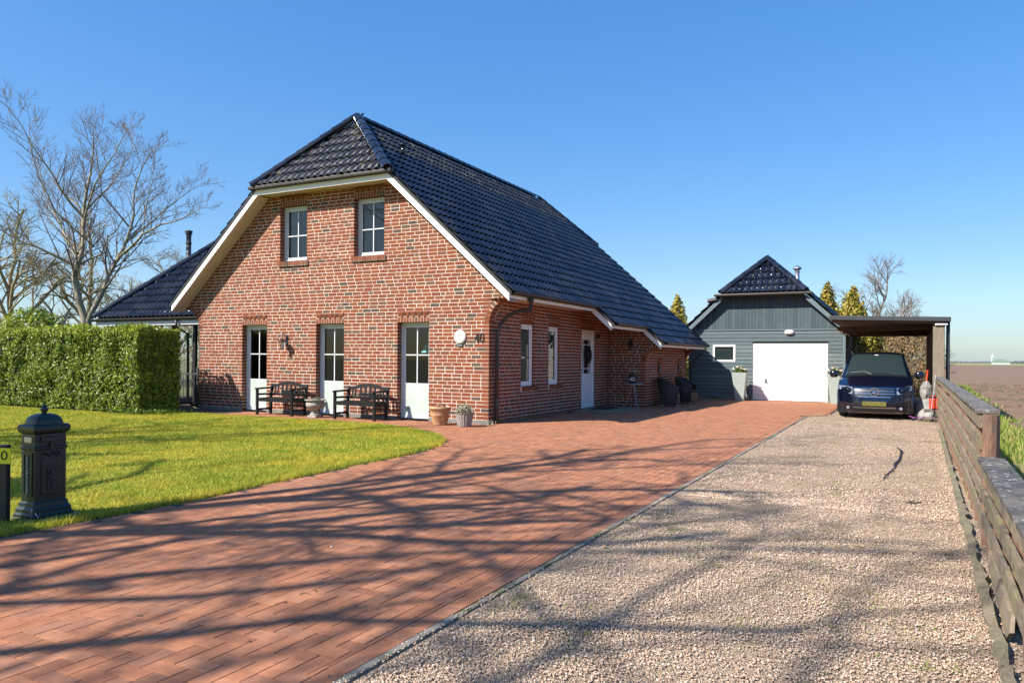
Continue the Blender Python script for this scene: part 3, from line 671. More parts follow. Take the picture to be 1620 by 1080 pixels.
# ---------------- roof
TW, TL = .205, .335
PU = tuple(i / 8 for i in range(9)); PH = tuple(.028 - .027 * math.sin(2 * math.pi * u) for u in PU)
def tile_vf():
    vs = []
    for v in (0, .385):
        for u, h in zip(PU, PH): vs.append((u * TW, v, h + .042 * (1 - v / .385)))
    for u, h in zip(PU, PH): vs.append((u * TW, .003, h + .042 - .036))
    n = len(PU)
    fs = [(i, i + 1, n + i + 1, n + i) for i in range(n - 1)] + [(2 * n + i, 2 * n + i + 1, i + 1, i) for i in range(4)]
    return vs, fs
TV, TF = tile_vf()
roof = MB()
def slope_pt(O, e, s, n, u, v, h): return tuple(O + e * u + s * v + n * h)
def tile_slope(parent, O, e, s, n, j0, j1, lim, mm, nsingle, joined_name='roof_tiling'):
    O, e, s, n = Vector(O), Vector(e), Vector(s).normalized(), Vector(n).normalized(); cand = []; mb = MB()
    for j in range(j0, j1):
        v = j * TL; a0, b0 = lim(v); a1, b1 = lim(v + .385); lo, hi = min(a0, a1), max(b0, b1)
        for i in range(int(math.floor(lo / TW)) - 1, int(hi / TW) + 1):
            u = i * TW
            if u + TW < lo + .03 or u > hi - .03: continue
            if u >= max(a0, a1) - .001 and u + TW <= min(b0, b1) + .001: cand.append((u, v)); continue
            vs = []
            for (x, y, h) in TV:
                A, B = lim(v + y); vs.append(slope_pt(O, e, s, n, min(max(u + x, A), max(B, A)), v + y, h))
            mb.add(vs, TF)
    cand.sort(key=lambda c: (O + e * c[0] + s * c[1] - Vector((0, 0, 1.45))).length)
    me = piece(('tile', mm), lambda: mesh_only(MB().add(TV, TF), 'roof_tile', mm + '_obj'))
    for p in me.polygons: p.use_smooth = p.index < 8
    for k, (u, v) in enumerate(cand):
        ju = random.gauss(0, .002); jh = abs(random.gauss(0, .0015))
        if k < nsingle:
            o = single('roof_tile', me, frame_mat(O + e * u + s * (v + ju) + n * jh, e, s, n), parent)
        else: mb.add([slope_pt(O, e, s, n, u + x, v + y + ju, h + jh) for x, y, h in TV], TF)
    if mb.f:
        o = mb.build(joined_name, mm + '_rnd', parent, kind='stuff')
        o.data.polygons.foreach_set('use_smooth', [(k % 12) < 8 for k in range(len(o.data.polygons))])
YF, YB, ZH, ZR = 13.9, 27.15, 5.74, 7.565; YA, YE = 15.4, 26.0
def zv(v): return 2.795 + v * sa
def lim_r(v):
    z = zv(v); a = YF if v > -.02 else (18.76 if v > -.69 else 21.62); b = YB
    if v > -.02 and v < .06: pass
    if z > ZH: t = (z - ZH) / (ZR - ZH); a = YF + (YA - YF) * t; b = YB + (YE - YB) * t
    return a, b
sub = MB()
def slp(Y, v, h=-.035): return (-7.25 - v * ca + h * sa, Y, zv(v) + h * ca)
def sll(Y, v, h=-.035): return (-17.85 + v * ca - h * sa, Y, zv(v) + h * ca)
vh = (ZH - 2.795) / sa; vr = (ZR - 2.795) / sa
sub.quad(*[slp(*p) for p in [(YF + .02, 0), (18.78, 0), (18.78, -.66), (21.64, -.66), (21.64, -1.33), (YB - .02, -1.33), (YB - .02, vh), (YE, vr), (YA, vr), (YF + .02, vh)]])
sub.quad(*[sll(*p) for p in [(YF + .02, 0), (YB - .02, 0), (YB - .02, vh), (YE, vr), (YA, vr), (YF + .02, vh)]][::-1])
HX = (ZR - ZH) / TM
YH = 13.80
sub.quad((XC - HX - .1, YH + .05, ZH - .06), (XC + HX + .1, YH + .05, ZH - .06), (XC, YA + .03, ZR - .04))
sub.quad((XC - HX, YB, ZH - .05), (XC + HX, YB, ZH - .05), (XC, YE, ZR - .05))
rf = sub.build('roof', 'dark_trim', house, label='steep half-hipped roof of glazed dark blue pantiles')
tile_slope(rf, (-7.25, 0, 2.795), Y_, (-ca, 0, sa), (sa, 0, ca), 0, 17, lim_r, 'tile', 190)
tile_slope(rf, (-7.25, 0, 2.795), Y_, (-ca, 0, sa), (sa, 0, ca), 17, 21, lim_r, 'tile_old', 0)
tile_slope(rf, (-7.25, 0, 2.795), Y_, (-ca, 0, sa), (sa, 0, ca), -2, 0, lambda v: (18.76, YB), 'tile', 0)
tile_slope(rf, (-7.25, 0, 2.795), Y_, (-ca, 0, sa), (sa, 0, ca), -4, -2, lambda v: (21.62, YB), 'tile', 0)
def lim_l(v): a, b = lim_r(max(v, 0)); return -b, -a
tile_slope(rf, (-17.85, 0, 2.795), -Y_, (ca, 0, sa), (-sa, 0, ca), 0, 21, lim_l, 'tile', 0)
hs = Vector((0, YA - YH, ZR - ZH + .03)); hl = hs.length; hn = Vector((0, -hs.z, hs.y))
def lim_h(v): t = min(max(v / hl, 0), 1); q = (HX + .12) * (1 - t); return XC - q, XC + q
tile_slope(rf, (0, YH, ZH - .03), X_, hs, hn, 0, 8, lim_h, 'tile_old', 90)
def cap_mesh(r, L):
    k = 8; rows = []
    for x, q in ((0, r), (L, r * .88)): rows.append([(x, q * math.cos(math.pi * j / k), q * 1.0 * math.sin(math.pi * j / k) - .02) for j in range(k + 1)])
    mb = MB().rings([rows[1], rows[0]]); mb.rings([[(0, (r - .02) * math.cos(math.pi * j / k), (r - .02) * math.sin(math.pi * j / k) - .02) for j in range(k + 1)], rows[0]])
    me = mesh_only(mb, 'ridge_tile', 'tile_obj'); me.polygons.foreach_set('use_smooth', [True] * len(me.polygons)); return me
def caps(parent, A, B, r=.13, L=.40, name='ridge_tile'):
    A, B = Vector(A), Vector(B); d = (B - A); n = max(1, round(d.length / (L - .05))); st = d / n; d.normalize()
    y = Z_.cross(d).normalized(); z = d.cross(y); me = piece(('cap', r, L), lambda: cap_mesh(r, L))
    for i in range(n): single(name, me, frame_mat(A + st * i + z * .012, d, y, z), parent)
caps(rf, (XC, YA - .15, ZR + .03), (XC, YE, ZR + .03))
caps(rf, (XC + HX + .10, YH + .0, ZH - .01), (XC + .02, YA - .1, ZR + .05)); caps(rf, (XC - HX - .10, YH + .0, ZH - .01), (XC - .02, YA - .1, ZR + .05))
caps(rf, (XC + HX + .02, YB, ZH + .03), (XC, YE + .1, ZR + .05))
MB().tube([slp(15.9, 5.75, 0), tuple(Vector(slp(15.9, 5.75, 0)) + Z_ * .26)], .06, 10).lathe([(.05, 0), (.09, .02), (.09, .07), (.03, .12)], tuple(Vector(slp(15.9, 5.75, 0)) + Z_ * .24), 12).build('roof_vent', 'tile_rnd', rf, smooth=True)
# verge, fascias, soffits
YK = 13.92
def rake(Y, xa, xb, zf, bot=-.225, top=-.055, th=.03): # board under a slope edge
    return [(xa, Y, zf(xa) + bot), (xb, Y, zf(xb) + bot), (xb, Y, zf(xb) + top), (xa, Y, zf(xa) + top)]
xa, xb = -7.33, XC + HX - .02
fb = MB().prism(rake(YK, xa, xb, zt_r), (0, -.028, 0)).build('barge_board', 'white_board', house)
MB().prism(rake(YK, -17.77, XC - HX + .02, zt_l), (0, -.028, 0)).build('barge_board', 'white_board', house)
MB().prism(rake(YF + .03, -7.27, XC + HX + .03, zt_r, -.055, .03), (0, -.05, 0)).build('verge_trim', 'dark_trim', rf)
MB().prism(rake(YF + .03, -17.83, XC - HX - .03, zt_l, -.055, .03), (0, -.05, 0)).build('verge_trim', 'dark_trim', rf)
MB().box((XC - HX - .05, YK - .03, 5.52), (XC + HX + .05, YK, 5.645)).build('hip_fascia', 'white_board', house)
MB().box((XC - HX - .22, YH - .03, 5.65), (XC + HX + .18, YK + .02, 5.735)).build('hip_gutter', 'zinc_dark', house, bevel=.02)
sf = MB()
for zf, x0, x1 in ((zt_r, -7.33, XC + HX), (zt_l, -17.77, XC - HX)):
    sf.quad((x0, YK - .001, zf(x0) - .22), (x0, YG + .02, zf(x0) - .22), (x1, YG + .02, zf(x1) - .22), (x1, YK - .001, zf(x1) - .22))
sf.quad((XC - HX, YK, 5.54), (XC + HX, YK, 5.54), (XC + HX, YG + .05, 5.54), (XC - HX, YG + .05, 5.54))
sf.quad((XR - .02, YG, 2.735), (-7.36, YG - .3, 2.735), (-7.36, 18.76, 2.735), (XR - .02, 18.76, 2.735))
for (y0, y1, xf) in ((18.76, 21.62, -6.86), (21.62, YB, -6.36)):
    sf.quad((XR - .05, y0, zt_r(XR) - .19), (xf, y0, zt_r(xf) - .19), (xf, y1, zt_r(xf) - .19), (XR - .05, y1, zt_r(XR) - .19))
sf.build('soffit', 'soffit', house)
for (y0, y1, xf) in ((YK - .02, 18.79, -7.35), (18.75, 21.65, -6.85), (21.61, YB - .05, -6.35)):
    z1 = zt_r(xf) - .055; MB().box((xf, y0, z1 - .125), (xf + .025, y1, z1)).build('eave_fascia', 'white_board', house)
MB().prism(rake(18.755, -7.36, -6.83, zt_r, -.23, -.05), (0, -.03, 0)).build('barge_board', 'white_board', house)
MB().prism(rake(21.615, -6.86, -6.33, zt_r, -.23, -.05), (0, -.03, 0)).build('barge_board', 'white_board', house)
MB().prism(rake(18.74, -7.28, -6.74, zt_r, -.05, .03), (0, -.04, 0)).build('verge_trim', 'dark_trim', rf)
MB().prism(rake(21.60, -6.78, -6.24, zt_r, -.05, .03), (0, -.04, 0)).build('verge_trim', 'dark_trim', rf)
MB().prism(rake(YB, -6.3, XC + HX, zt_r, -.2, .02), (0, .03, 0)).build('verge_trim', 'dark_trim', rf)
def gutter(A, B, out, r=.068, parent=house, name='gutter', m='zinc_dark'):
    A, B, out = Vector(A), Vector(B), Vector(out); rows = []
    for rr_ in (r, r - .006):
        for P in (A, B): rows.append([tuple(P + out * (rr_ * math.cos(t)) + Z_ * (rr_ * math.sin(t))) for t in [math.pi + math.pi * j / 8 for j in range(9)]])
    mb = MB().rings(rows[:2]).rings(rows[2:]); d = (B - A).normalized()
    for P in (A, B): mb.quad(*[tuple(P + out * (r * math.cos(t)) + Z_ * (r * math.sin(t))) for t in [math.pi + math.pi * j / 8 for j in range(9)]])
    g = mb.build(name, m, parent, smooth=False)
    MB().tube([tuple(A + out * r), tuple(B + out * r)], .009, 6).build('gutter_lip', m, g); return g
for (y0, y1, xf) in ((13.96, 18.98, -7.35), (18.95, 21.75, -6.85), (21.85, 27.25, -6.35)):
    gutter((xf + .095, y0, zt_r(xf) - .045), (xf + .095, y1, zt_r(xf) - .045), X_)
dp = MB(); hy = 14.78; dp.lathe([(.03, -.13), (.036, -.02), (.07, .06), (.07, .1)], (-7.255, hy, 2.66), 12)
dp.tube([(-7.255, hy, 2.62), (-7.255, hy, 2.46)], .036, 10); dp.tube([(-7.255, hy, 2.50), (-7.36, hy - .03, 2.50), (-7.55, hy - .10, 2.47), (-7.75, hy - .18, 2.36), (-7.88, hy - .24, 2.18), (-7.935, hy - .27, 1.95), (-7.94, hy - .27, 1.7), (-7.94, hy - .27, 0)], .043, 12)
dp.build('downpipe', 'zinc_dark', house, smooth=True)
MB().lathe([(.05, 0), (.05, .55), (.046, .56)], (-7.94, hy - .27, 0), 12).build('pipe_shoe', 'zinc_dark', house, smooth=True)
MB().tube([(-6.25, 26.5, 1.78), (-6.27, 26.5, 1.66), (-6.5, 26.6, 1.5), (-6.74, 26.66, 1.3), (-6.76, 26.66, 0)], .036, 10).build('downpipe', 'zinc_dark', house, smooth=True)
# ---------------- annex on the left
AY, AX, AZ = 15.0, -22.75, 2.58
def lim_a(v): h = v * math.sqrt(.5); z = AZ + h; return AX + h, -17.8 + (z - 2.84) / TM + .12
ah = 2.56
an = MB(); an.quad((AX, AY + .03, AZ - .03), (-17.4, AY + .03, AZ - .03), (-15.2, AY + ah, AZ + ah - .03), (AX + ah, AY + ah, AZ + ah - .03))
an.quad((AX, AY, AZ - .03), (AX + ah, AY + ah, AZ + ah - .03), (AX + ah, AY + ah + 1, AZ + ah - .03), (AX, AY + 2 * ah + 1, AZ - .03))
an.quad((AX, AY + 2 * ah + 1, AZ - .03), (AX + ah, AY + ah + 1, AZ + ah - .03), (-15, AY + ah + 1, AZ + ah - .03), (-15, AY + 2 * ah + 1, AZ - .03)); an.quad((AX + ah, AY + ah, AZ + ah - .03), (-15, AY + ah, AZ + ah - .03), (-15, AY + ah + 1, AZ + ah - .03), (AX + ah, AY + ah + 1, AZ + ah - .03))
ar = an.build('annex_roof', 'dark_trim', house, label='lower hipped side roof of shiny dark tiles')
tile_slope(ar, (0, AY, AZ), X_, (0, 1, 1), (0, -1, 1), 0, 11, lim_a, 'tile', 60)
caps(ar, (AX - .02, AY - .02, AZ + .05), (AX + ah, AY + ah, AZ + ah + .06)); caps(ar, (AX + ah - .1, AY + ah + .03, AZ + ah + .04), (-15.6, AY + ah + .03, AZ + ah + .04))
gutter((AX - .05, AY - .06, AZ - .03), (-17.0, AY - .06, AZ - .03), -Y_)
MB().box((AX + .02, AY + .01, AZ - .23), (-17.16, AY + .035, AZ - .07)).build('eave_fascia', 'white_board', house)
MB().box((AX + .1, AY + .04, AZ - .24), (-17.16, AY + .5, AZ - .22)).build('soffit', 'soffit', house)
MB().tube([(-18.9, AY - .06, AZ - .1), (-18.9, AY - .05, AZ - .3), (-18.9, AY + .35, AZ - .5), (-18.9, AY + .38, 0)], .035, 10).build('downpipe', 'zinc_dark', house, smooth=True)
for x in (-22.1, -20.9, -19.7, -18.75, -17.8):
    MB().box((x - .05, AY + .45, 0), (x + .05, AY + .53, AZ - .24)).build('annex_post', 'dark_trim', house)
MB().quad((-22.1, AY + .5, .05), (-17.16, AY + .5, .05), (-17.16, AY + .5, 2.3), (-22.1, AY + .5, 2.3)).build('annex_glazing', 'window_glass', house)
MB().quad((-22.2, AY + .55, .04), (-17.16, AY + .55, .04), (-17.16, AY + 5, .04), (-22.2, AY + 5, .04)).quad((-22.2, AY + 4.6, 0), (-17.16, AY + 4.6, 0), (-17.16, AY + 4.6, 2.4), (-22.2, AY + 4.6, 2.4)).build('annex_interior', 'interior', house)
fl = thing('flue_pipe', 'tall black stove pipe behind the lower left roof', 'flue pipe', (-21.6, 17.55, 3.2))
MB().tube([(-21.6, 17.55, 3.2), (-21.6, 17.55, 5.45)], .08, 16).build('pipe', 'carport_dark', fl, smooth=True)
MB().lathe([(.085, 5.22), (.098, 5.24), (.098, 5.27), (.085, 5.29)], (-21.6, 17.55, 0), 16).build('collar', 'carport_dark', fl)
MB().lathe([(.085, 5.45), (.085, 5.54), (.11, 5.56), (.11, 5.62), (.13, 5.64), (.12, 5.68), (.04, 5.70)], (-21.6, 17.55, 0), 16).build('cap', 'carport_dark', fl)
# ================================================================ GARAGE
GY, GX0, GX1, GC = 28.0, -7.12, -1.78, -4.46
gar = thing('garage', 'blue grey boarded garage with half-hipped tiled roof and white door', 'garage', (GC, GY, 0))
GT = .93; GE = 2.82; GZ = 2.50
def zg(x): return GZ + GT * (GE - abs(x - GC))
gzr = GZ + GT * GE; GHZ = 3.86; GHX = (gzr - GHZ) / GT; GYF, GYA, GYB = GY - .28, GY + .75, 38.0
MB().box((GX0 + .02, GY + .05, 0), (GX1 - .02, GY + .09, 2.48)).prism([(GX0 + .02, GY + .002, 2.48), (GX1 - .02, GY + .002, 2.48), (GC + GHX, GY + .002, GHZ - .1), (GC - GHX, GY + .002, GHZ - .1)], (0, .06, 0)).box((GX0 + .02, GY + .1, 0), (GX0 + .08, GYB, 2.5)).box((GX1 - .08, GY + .06, 0), (GX1 - .02, GYB, 2.5)).build('wall', 'interior_dark', gar)
DX0, DX1, DZ = -4.81, -2.32, 2.05; WX0, WX1, WZ0, WZ1 = -6.24, -5.43, 1.37, 1.99
def board_h(x0, x1, z0, z1, m='board_blue_obj'):
    MB().add([(x0, GY - .012, z0), (x1, GY - .012, z0), (x1, GY - .024, z0 + .012), (x0, GY - .024, z0 + .012), (x1, GY - .012, z1), (x0, GY - .012, z1), (x0, GY + .01, z0), (x1, GY + .01, z0)],
             [(0, 1, 2, 3), (3, 2, 4, 5), (6, 7, 1, 0)]).build('board', m, gar)
nb = 18; bh = 2.40 / nb
for k in range(nb):
    z0, z1 = .10 + k * bh, .10 + (k + 1) * bh - .004; zc = (z0 + z1) / 2
    iv = [(GX0, GX1)]
    for a, b, c, d in ((DX0, DX1, -1, DZ), (WX0, WX1, WZ0, WZ1)):
        if c < zc < d:
            iv = [q for p in iv for q in ((p[0], min(p[1], a)), (max(p[0], b), p[1])) if q[1] - q[0] > .05]
    for a, b in iv: board_h(a, b, z0, z1)
for x0_, x1_ in ((GX0, DX0), (DX1, GX1)): MB().box((x0_, GY - .03, -.02), (x1_, GY + .02, .10)).build('plinth', 'moss_concrete', gar)
MB().box((GX0 - .1, GY - .045, 2.50), (GX1 + .1, GY, 2.545)).build('trim_board', 'trim_blue', gar)
x = GX0 + .02
while x < GX1 - .05:
    x1 = min(x + .118, GX1); top = lambda q: min(zg(q) - .12, GHZ - .06)
    if min(top(x), top(x1)) > 2.56:
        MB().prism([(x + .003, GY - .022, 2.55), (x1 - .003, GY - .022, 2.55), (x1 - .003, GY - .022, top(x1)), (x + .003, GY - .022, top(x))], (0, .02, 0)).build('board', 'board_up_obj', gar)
    x = x1
MB().box((GX1 - .07, GY - .035, 0), (GX1 + .02, GY + .0, 2.5)).build('corner_board', 'trim_blue', gar)
MB().box((GX0 - .02, GY - .035, 0), (GX0 + .06, GY + .0, 2.5)).build('corner_board', 'trim_blue', gar)
k = 0
for k in range(nb):
    z0 = .08 + k * .133; MB().add([(GX1 + .005, GY + .0, z0), (GX1 + .005, GYB, z0), (GX1 - .01, GYB, z0 + .128), (GX1 - .01, GY + .0, z0 + .128), (GX1 - .02, GY, z0), (GX1 - .02, GYB, z0)], [(0, 1, 2, 3), (4, 5, 1, 0)]).build('board', 'board_brown', gar)
# garage door
gd = MB().box((DX0, GY - .01, .0), (DX0 + .05, GY + .03, DZ)).box((DX1 - .05, GY - .01, 0), (DX1, GY + .03, DZ)).box((DX0 + .05, GY - .01, DZ - .05), (DX1 - .05, GY + .03, DZ)).build('garage_door', 'white_paint', gar)
ns = 12; sh = (DZ - .05) / ns
for i in range(ns):
    z0 = .012 + i * sh; MB().box((DX0 + .05, GY + .0, z0), (DX1 - .05, GY + .04, z0 + sh - .008)).build('door_slat', 'white_paint', gd, bevel=.006)
MB().box((DX0 + .42, GY - .012, .62), (DX0 + .47, GY, .78)).tube([(DX0 + .445, GY - .01, .70), (DX0 + .445, GY - .05, .70), (DX0 + .50, GY - .05, .62)], .012, 6).build('handle', 'carport_dark', gd)
MB().box((DX0 - .03, GY - .03, DZ), (DX1 + .03, GY - .002, DZ + .035)).build('door_trim', 'dark_trim', gar)
gwl = Wall((0, GY, 0), X_, -Y_); mb = MB(); frame(mb, gwl, WX0, WX1, WZ0, WZ1, .07, -.04, .04); gwin = mb.build('window', 'white_paint', gar)
MB().quad((WX0 + .06, GY + .01, WZ0 + .06), (WX1 - .06, GY + .01, WZ0 + .06), (WX1 - .06, GY + .01, WZ1 - .06), (WX0 + .06, GY + .01, WZ1 - .06)).build('pane', 'car_glass', gwin)
# garage roof
g_s = math.atan(GT); gc_, gs_ = math.cos(g_s), math.sin(g_s)
sub = MB()
for sgn in (1, -1):
    P = [(GC + sgn * GE, GYF + .02, GZ - .03), (GC + sgn * GE, GYB, GZ - .03), (GC, GYB, gzr - .03), (GC, GYA, gzr - .03), (GC + sgn * GHX, GYF + .02, GHZ - .03)]
    sub.quad(*(P if sgn > 0 else P[::-1]))
sub.quad((GC - GHX - .05, GYF - .06, GHZ - .06), (GC + GHX + .05, GYF - .06, GHZ - .06), (GC, GYA, gzr - .02))
gr = sub.build('roof', 'dark_trim', gar, label='half-hipped garage roof of glazed blue tiles')
def lim_gr(v):
    z = GZ + v * gs_; a = GYF
    if z > GHZ: a = GYF + (GYA - GYF) * (z - GHZ) / (gzr - GHZ)
    return a, GYB
gl_ = GE / gc_
tile_slope(gr, (GC + GE + .05, 0, GZ - .05 * GT), Y_, (-gc_, 0, gs_), (gs_, 0, gc_), 0, int(gl_ / TL), lim_gr, 'tile', 60)
tile_slope(gr, (GC - GE - .05, 0, GZ - .05 * GT), -Y_, (gc_, 0, gs_), (-gs_, 0, gc_), 0, int(gl_ / TL), lambda v: (-lim_gr(v)[1], -lim_gr(v)[0]), 'tile', 20)
gh = Vector((0, GYA - GYF + .08, gzr - GHZ + .03)); ghl = gh.length
tile_slope(gr, (0, GYF - .08, GHZ - .03), X_, gh, (0, -gh.z, gh.y), 0, int(ghl / TL) + 1, lambda v: (GC - (GHX + .1) * max(1 - v / ghl, 0), GC + (GHX + .1) * max(1 - v / ghl, 0)), 'tile', 60)
caps(gr, (GC, GYA - .1, gzr + .03), (GC, GYB, gzr + .03))
for sgn in (1, -1): caps(gr, (GC + sgn * (GHX + .1), GYF - .08, GHZ + .0), (GC, GYA - .05, gzr + .05))
MB().box((GC - GHX - .32, GYF - .16, GHZ - .13), (GC + GHX + .32, GYF + .0, GHZ - .04)).build('hip_gutter', 'zinc_dark', gar, bevel=.03)
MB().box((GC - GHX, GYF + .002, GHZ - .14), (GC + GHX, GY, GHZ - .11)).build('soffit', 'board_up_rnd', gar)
for sgn in (1, -1):
    xs0, xs1 = GC + sgn * (GE + .02), GC + sgn * (GHX + .08)
    MB().prism([(xs0, GYF, zg(xs0) - .22), (xs1, GYF, zg(xs1) - .22), (xs1, GYF, zg(xs1) - .04), (xs0, GYF, zg(xs0) - .04)], (0, .03, 0)).build('barge_board', 'trim_blue', gar)
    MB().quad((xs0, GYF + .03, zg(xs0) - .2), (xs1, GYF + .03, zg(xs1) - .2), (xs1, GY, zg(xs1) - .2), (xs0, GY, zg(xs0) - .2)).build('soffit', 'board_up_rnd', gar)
MB().lathe([(.11, -.5), (.11, .0)], (0, 0, 0), 12).build('gutter_end', 'zinc_dark', gar, local=True).matrix_local = world_of(gar).inverted() @ Matrix.Translation((GC - GHX - .22, GYF, GHZ - .22)) @ Matrix.Rotation(math.radians(80), 4, 'Y') @ Matrix.Scale(.7, 4)
fp = thing('flue_pipe', 'short silver stove pipe on the garage roof', 'flue pipe', (-3.75, 31.5, 3.8))
MB().tube([(-3.75, 31.5, 3.8), (-3.75, 31.5, 4.95)], .085, 14).build('pipe', 'steel', fp, smooth=True)
MB().lathe([(.1, 4.95), (.1, 5.0), (.17, 5.06), (.15, 5.1), (.02, 5.18)], (-3.75, 31.5, 0), 14).build('cap', 'steel', fp)
bl = thing('bulkhead_light', 'white oval bulkhead light above the garage door', 'wall light', (-3.58, GY, 2.43))
MB().lathe([(.0, .0), (.09, .01), (.11, .04), (.10, .09), (.05, .12), (.0, .125)], (0, 0, 0), 16, sx=1.5, sy=.8).build('cover', 'white_paint', bl, smooth=True, local=True).rotation_euler = (math.radians(90), 0, 0)
MB().box((-.15, -.015, -.08), (.15, .0, .08)).build('base_plate', 'white_paint', bl, local=True)
# ================================================================ CARPORT
cp = thing('carport', 'flat dark carport roof on a wooden post beside the garage', 'carport', (.6, 21, 0))
CY0, CY1 = 21.85, 31.0
MB().prism([(-1.80, CY0, 2.54), (1.05, CY0, 2.455), (1.05, CY0, 2.57), (-1.80, CY0, 2.655)], (0, CY1 - CY0, 0)).build('roof', 'carport_dark', cp, bevel=.01)
MB().prism([(-1.72, CY0 + .08, 2.49), (.94, CY0 + .08, 2.41), (.94, CY0 + .08, 2.455), (-1.72, CY0 + .08, 2.536)], (0, CY1 - CY0 - .1, 0)).build('ceiling', 'carport_under', cp)
for y in (23.2, 25.0, 26.8, 28.6): MB().box((-1.72, y - .05, 2.28), (.7, y + .05, 2.41)).build('beam', 'carport_under', cp)
MB().box((.66, CY0 + .12, 0), (.92, CY0 + .26, 2.41)).build('post', 'post_wood', cp, bevel=.01)
MB().box((.72, CY0 + .27, 0), (.86, CY1 - .2, 2.40)).build('side_wall', 'board_brown', cp)
MB().tube([(1.0, CY0 + .3, 2.45), (1.0, CY0 + .28, 0)], .045, 10).build('downpipe', 'carport_dark', cp, smooth=True)
MB().box((.70, CY0 + .06, 2.375), (.98, CY0 + .30, 2.42)).build('bracket', 'white_paint', cp)
# ================================================================ FENCE
fn = thing('wooden_fence', 'weathered plank fence on log posts with mossy cap along the gravel', 'fence', (.65, 12, 0))
def fxp(y): return .482 + .018 * y if y < 10 else .662 + .0105 * (y - 10)
random.seed(5)
YS = 7.1
for zlo, zhi, ya, yb in ((.925, 1.02, YS + .05, 21.95), (.74, .832, YS + .05, 21.95), (.565, .66, 1.5, 21.95), (.38, .472, 1.5, 21.95), (.195, .288, 1.5, 21.95)):
    segs = np.arange(ya, yb, 3.6).tolist() + [yb]
    for a, b in zip(segs[:-1], segs[1:]):
        if b - a < .3: continue
        d0, d1 = random.gauss(0, .013), random.gauss(0, .013); pts = 6; rows = []
        mb = MB()
        for (dx, zz) in ((-.062, zlo), (-.062, zhi), (-.036, zhi), (-.036, zlo), (-.062, zlo)):
            rows.append([(fxp(y) + dx + random.gauss(0, .0015), y, zz + random.gauss(0, .003) + d0 + (d1 - d0) * t + .008 * math.sin(5 * t + zlo * 9)) for t, y in [(q / pts, a + .006 + (b - a - .012) * q / pts) for q in range(pts + 1)]])
        mb.rings(rows); mb.quad(*[r[0] for r in rows[:4]]); mb.quad(*[r[-1] for r in rows[:4]][::-1])
        mb.build('board', 'fence_wood', fn)
def log(x, y, r, h):
    mb = MB(); z = [-.1, .1, h * .5, h]; mb.tube([(x + random.gauss(0, .004), y + random.gauss(0, .004), q) for q in z], [r * random.uniform(.92, 1.06) for _ in z], 10); mb.build('post', 'log_wood', fn, smooth=False)
y = 2.2
while y < 21.9:
    log(fxp(y) + .02, y, .052 + random.random() * .012, (.63 if y < YS else .985) + random.gauss(0, .01)); y += .52 + random.gauss(0, .05)
log(fxp(YS) - .0, YS - .06, .062, 1.03)
for (a, b, z, x0, x1) in ((YS + .1, 14.2, 1.024, -.075, .085), (14.21, 21.95, 1.024, -.075, .085), (1.5, 4.4, .667, -.085, .10), (4.41, YS - .13, .667, -.085, .10)):
    MB().prism([(fxp(a) + x0, a, z), (fxp(a) + x1, a, z), (fxp(b) + x1, b, z), (fxp(b) + x0, b, z)], (0, 0, .034)).build('cap_board', 'fence_cap', fn, bevel=.006)
lp = thing('loose_plank', 'loose mossy plank leaning at the foot of the fence', 'plank', (.51, 5.4, 0))
MB().prism([(.535, 6.3, .02), (.485, 4.68, .005), (.49, 4.60, .06), (.505, 4.70, .115), (.55, 6.3, .115)], (.022, 0, .004)).build('board', 'fence_wood', lp)
eb = thing('timber_edging', 'rotting timber beam edging the gravel beside the fence', 'edging', (.5, 10, 0))
ys = [1.6, 4.2, 6.9, 9.6, 12.4, 15.2, 18.0]
for a, b in zip(ys[:-1], ys[1:]):
    xa_, xb_ = .325 + .0185 * a, .325 + .0185 * b; rows = []
    for dx, dz in ((0, -.03), (.005, .04), (.055, .045), (.065, -.03)):
        rows.append([(xa_ + (xb_ - xa_) * t + dx + random.gauss(0, .009), a + (b - a - .02) * t, dz * .85 + random.gauss(0, .008)) for t in np.linspace(0, 1, 22)])
    mb = MB().rings(rows); mb.quad(*[r[0] for r in rows]); mb.quad(*[r[-1] for r in rows][::-1]); mb.build('beam', 'beam_wood', eb)
# ================================================================ VAN
VX, VY = -.645, 20.72
van = thing('van', 'dark blue van parked nose first under the carport', 'van', (VX, VY, 0))
prof = [(.10, .13), (.03, .19), (.0, .30), (.0, .42), (.02, .54), (.045, .64), (.075, .73), (.13, .795), (.24, .85), (.50, .955), (.80, 1.06), (1.18, 1.33), (1.52, 1.57), (1.68, 1.645), (2.0, 1.69), (2.8, 1.715), (4.2, 1.70), (4.6, 1.63), (4.72, 1.2), (4.78, .6), (4.75, .2)]
wid = [.74, .78, .80, .815, .825, .835, .84, .845, .85, .85, .815, .735, .665, .655, .665, .675, .67, .65, .72, .80, .78]
bul = [.25, .30, .32, .32, .32, .31, .30, .28, .24, .16, .10, .06, .04, .02, 0, 0, 0, 0, 0, 0, 0]
drp = [0, 0, 0, 0, 0, 0, 0, .01, .02, .04, .05, .04, .03, .05, .06, .06, .06, .06, 0, 0, 0]
def vsurf(i, s, off=0.):
    k = int(min(max(i, 0), len(prof) - 2)); f = i - k
    L = lambda A: A[k] * (1 - f) + A[k + 1] * f
    y = L([p[0] for p in prof]) + L(bul) * abs(s) ** 3.2; z = L([p[1] for p in prof]) - L(drp) * abs(s) ** 3
    d = Vector((0, prof[k + 1][0] - prof[k][0], prof[k + 1][1] - prof[k][1])).normalized(); nrm = Vector((0, -d.z, d.y))
    return (s * L(wid) + 0., y + nrm.y * off, z + nrm.z * off)
S_ = np.linspace(-1, 1, 25); rows = [[vsurf(i, s) for s in S_] for i in np.linspace(0, len(prof) - 1, 3 * (len(prof) - 1) + 1)]
